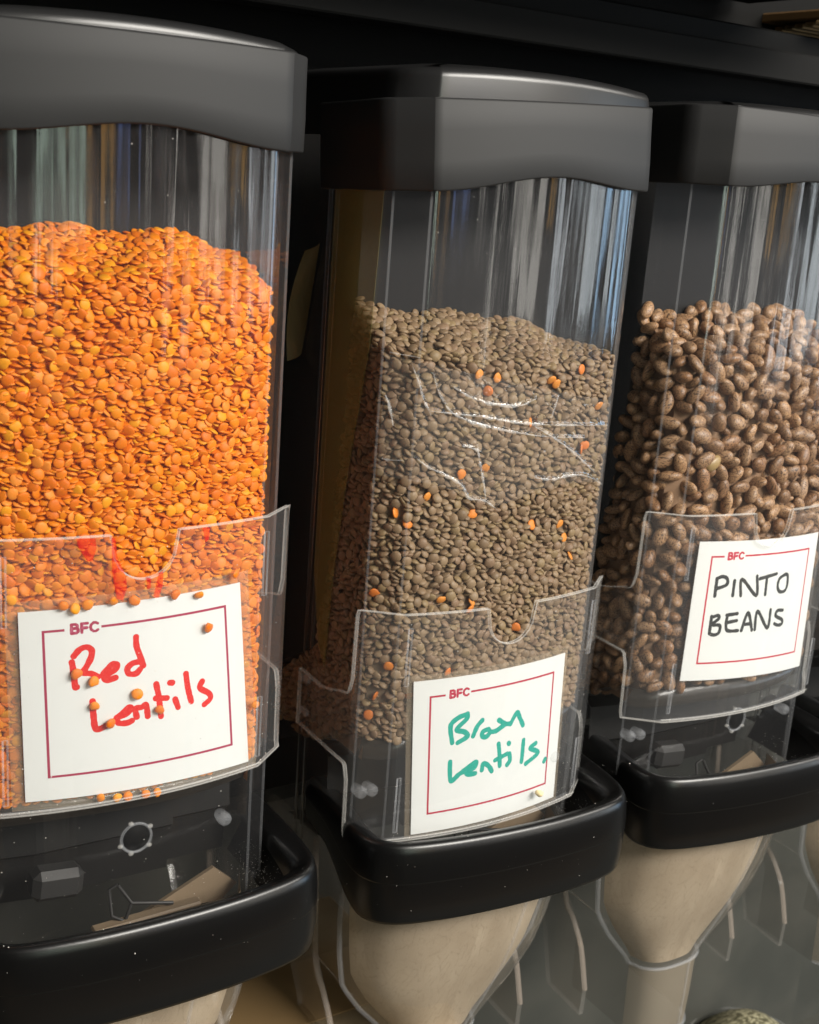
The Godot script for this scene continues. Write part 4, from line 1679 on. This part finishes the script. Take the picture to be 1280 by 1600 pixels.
func loose_things(spots: Array) -> void:
	var L: Transform3D = spots[0]
	var says := [
		["-31.5,-42.6,orange lentil on the top edge of the Red Lentils card, above its printed initials", "-27.2,-44.0,small orange lentil second along the top edge of the Red Lentils card", "-22.4,-42.9,orange lentil third along the top edge of the Red Lentils card", "-12.3,-42.3,orange lentil fourth along the top edge of the Red Lentils card", "-3.9,-43.0,chipped orange lentil midway along the top edge of the Red Lentils card", "13.2,-42.8,orange lentil right of the middle of the Red Lentils card's top edge", "23.7,-44.4,broken orange lentil at the right of the Red Lentils card's top edge", "28.6,-59.3,orange lentil inside the upper right corner of the printed frame", "-26.4,-71.2,orange lentil on the stem of the red letter R", "-19.8,-75.2,orange lentil between the red letters R and e", "-19.4,-85.6,orange lentil on the upper stem of the red letter L", "-2.2,-83.0,orange lentil above the red letter n", "7.4,-91.6,orange lentil at the foot of the red letter t", "-13.0,-94.2,orange lentil at the foot of the red letter L", "-16.6,-126.0,largest orange lentil on the bottom ledge below the Red Lentils card", "-9.8,-127.3,chipped lentil on the bottom ledge right of the largest one", "-5.5,-127.6,broken lentil in the middle of the ledge below the Red Lentils card", "2.1,-128.1,flat lentil near the right of the ledge below the Red Lentils card", "7.1,-128.6,last small lentil to the right on the ledge below the Red Lentils card", "40.6,-38.1,pale lentil upright above the right corner of the Red Lentils card", "53.5,-99.8,orange lentil caught right of the Red Lentils card by the holder's slot", "-50.4,-39.1,orange lentil above the left corner of the Red Lentils card"]]
	var rr := RandomNumberGenerator.new()
	rr.seed = 17
	for s: String in says[0]:
		var f := s.split(",", true, 2)
		var x := float(f[0]) * 0.001
		var y := float(f[1]) * 0.001
		var m := lens_mesh(rr.randf_range(0.0019, 0.0024), 0.0011, 0.75, 0.6, rr.randf_range(0.03, 0.11), rr.randi() % 999)
		var o := obj("loose_red_lentil", m, tone_material(0, rr.randi() % 5, grain_tones(0)))
		var wn := Vector3(2 * SAG * x / (BX * BX), 0, 1).normalized()
		var n := (wn + Vector3(rr.randfn(0, 0.2), rr.randfn(0, 0.25), 0)).normalized()
		o.transform = L * Transform3D(grain_basis(n, rr), Vector3(x, y, wall_z(x, 0.0038)))
		tag(o, f[2], "lentil", "loose lentils on the Red Lentils card")
	# red marker smears inside the rim of the first holder
	var shapes := ["-27.2,-15.5 -20.1,-15.9 -19.6,-20 -21,-24.5 -23,-25 -26.5,-19", "-14,-16 -12.4,-16.4 -11.6,-24 -8.2,-32 -7.6,-37 -9.2,-42 -11.6,-41 -13.6,-30", "5.4,-32 7,-31.8 7.2,-37 5.4,-42.5 3.2,-42 4.2,-37", "0,-33.4 2,-34 2,-38 0.6,-38.6", "23.6,-15.6 27,-16 26.6,-21 25.2,-22"]
	for s: String in shapes:
		var pts := PackedVector2Array()
		for q in s.split(" "):
			var xy := q.split(",")
			pts.append(Vector2(float(xy[0]), float(xy[1])) * 0.001)
		var o := obj("marker_smear", plate(pts, func(p: Vector2) -> Vector3: return Vector3(p.x, p.y, bow(p.x, 0.0054)), Vector3(0, 0, 0.0001)), M.smear, get_node("card_holder"))
		o.position.y = 0.0155
	var cr := obj("crumb", lens_mesh(0.0021, 0.0016, 0.8, 0.8, 0.12, 88), M.crumb)
	cr.transform = (spots[1] as Transform3D) * Transform3D(Basis(Vector3(0.3, 0.5, 0.2).normalized(), 1.0), Vector3(0.0285, -0.1665, wall_z(0.0285, 0.0062)))
	tag(cr, "pale yellow crumb at the lower right of the Brown Lentils card", "crumb")


func flour(spots: Array) -> void:
	var grainm := lens_mesh(0.00024, 0.00018, 1.0, 1.0, 0.1, 5, 6, 4)
	var rr := RandomNumberGenerator.new()
	rr.seed = 3
	var xf := []
	var plan := handle_plan()
	for k in 3:
		var t: Transform3D = spots[k]
		var dense: float = [1.0, 0.9, 0.35][k]
		# on the handle's rim and face
		for i in int(46 * dense):
			var p: Vector3 = plan[12 + rr.randi() % 50]
			var q := rr.randf()
			q = q * q
			var off := lerpf(-0.006, 0.0012, minf(1.0, q * 5.0))
			var n := Vector2(0, 1)
			var h := handle_place(k)
			var y := -0.1712 - 0.041 * maxf(0.0, q - 0.1) * (0.9 if q > 0.25 else 0.6)
			if q < 0.1:
				y = -0.1709
			elif q < 0.3:
				off = lerpf(-0.003, 0.0, (q - 0.1) / 0.2)
				y = -0.1712 - 0.041 * lerpf(0.035, 0.24, (q - 0.1) / 0.2) + 0.0003
			else:
				off = 0.0009
			xf.append(t * h * Transform3D(Basis.IDENTITY.scaled(Vector3.ONE * (0.35 + 1.2 * pow(rr.randf(), 4.0))), Vector3(p.x + rr.randf_range(-0.0014, 0.0014), y, p.y + off)))
		# on the panes above the grain and in the holder
		for i in int(110 * dense):
			var x := rr.randf_range(-BX, BX)
			xf.append(t * Transform3D(Basis.IDENTITY.scaled(Vector3(1, 1, 0.4) * (0.4 + 0.9 * pow(rr.randf(), 3.0))), Vector3(x, rr.randf_range(0.09, 0.15) if rr.randf() < 0.4 else rr.randf_range(-0.195, -0.13), bow(x, -0.0004))))
		for i in int(240 * dense):
			var x := rr.randf_range(-BX, AX)
			var top: float = [-0.0155, -0.0632, -0.0295][k]
			var y := top - 0.1125 + 0.03 * pow(rr.randf(), 4.0) if rr.randf() < 0.45 else top - rr.randf() * 0.11
			xf.append(t * Transform3D(Basis.IDENTITY.scaled(Vector3(1, 1, 0.5) * (0.4 + 1.0 * pow(rr.randf(), 3.0))), Vector3(x, y, wall_z(x, 0.0044))))
		# in the open tray right of the pane
		for i in int(200 * dense):
			var a := rr.randf()
			var b := rr.randf()
			xf.append(t * Transform3D(Basis.IDENTITY.scaled(Vector3.ONE * rr.randf_range(0.3, 0.9)), Vector3(lerpf(0.060, 0.070, a), lerpf(-0.198, -0.184, a), lerpf(-0.02, 0.026, b))))
	var mm := MultiMesh.new()
	mm.transform_format = MultiMesh.TRANSFORM_3D
	mm.mesh = grainm
	mm.instance_count = xf.size()
	for i in xf.size():
		mm.set_instance_transform(i, xf[i])
	var mi := MultiMeshInstance3D.new()
	mi.name = "flour_dust"
	mi.multimesh = mm
	mi.material_override = M.flour
	add_child(mi, true)
	tag(mi, "white specks of flour and husk on the handles and panes", "dust")
	mi.set_meta("kind", "stuff")
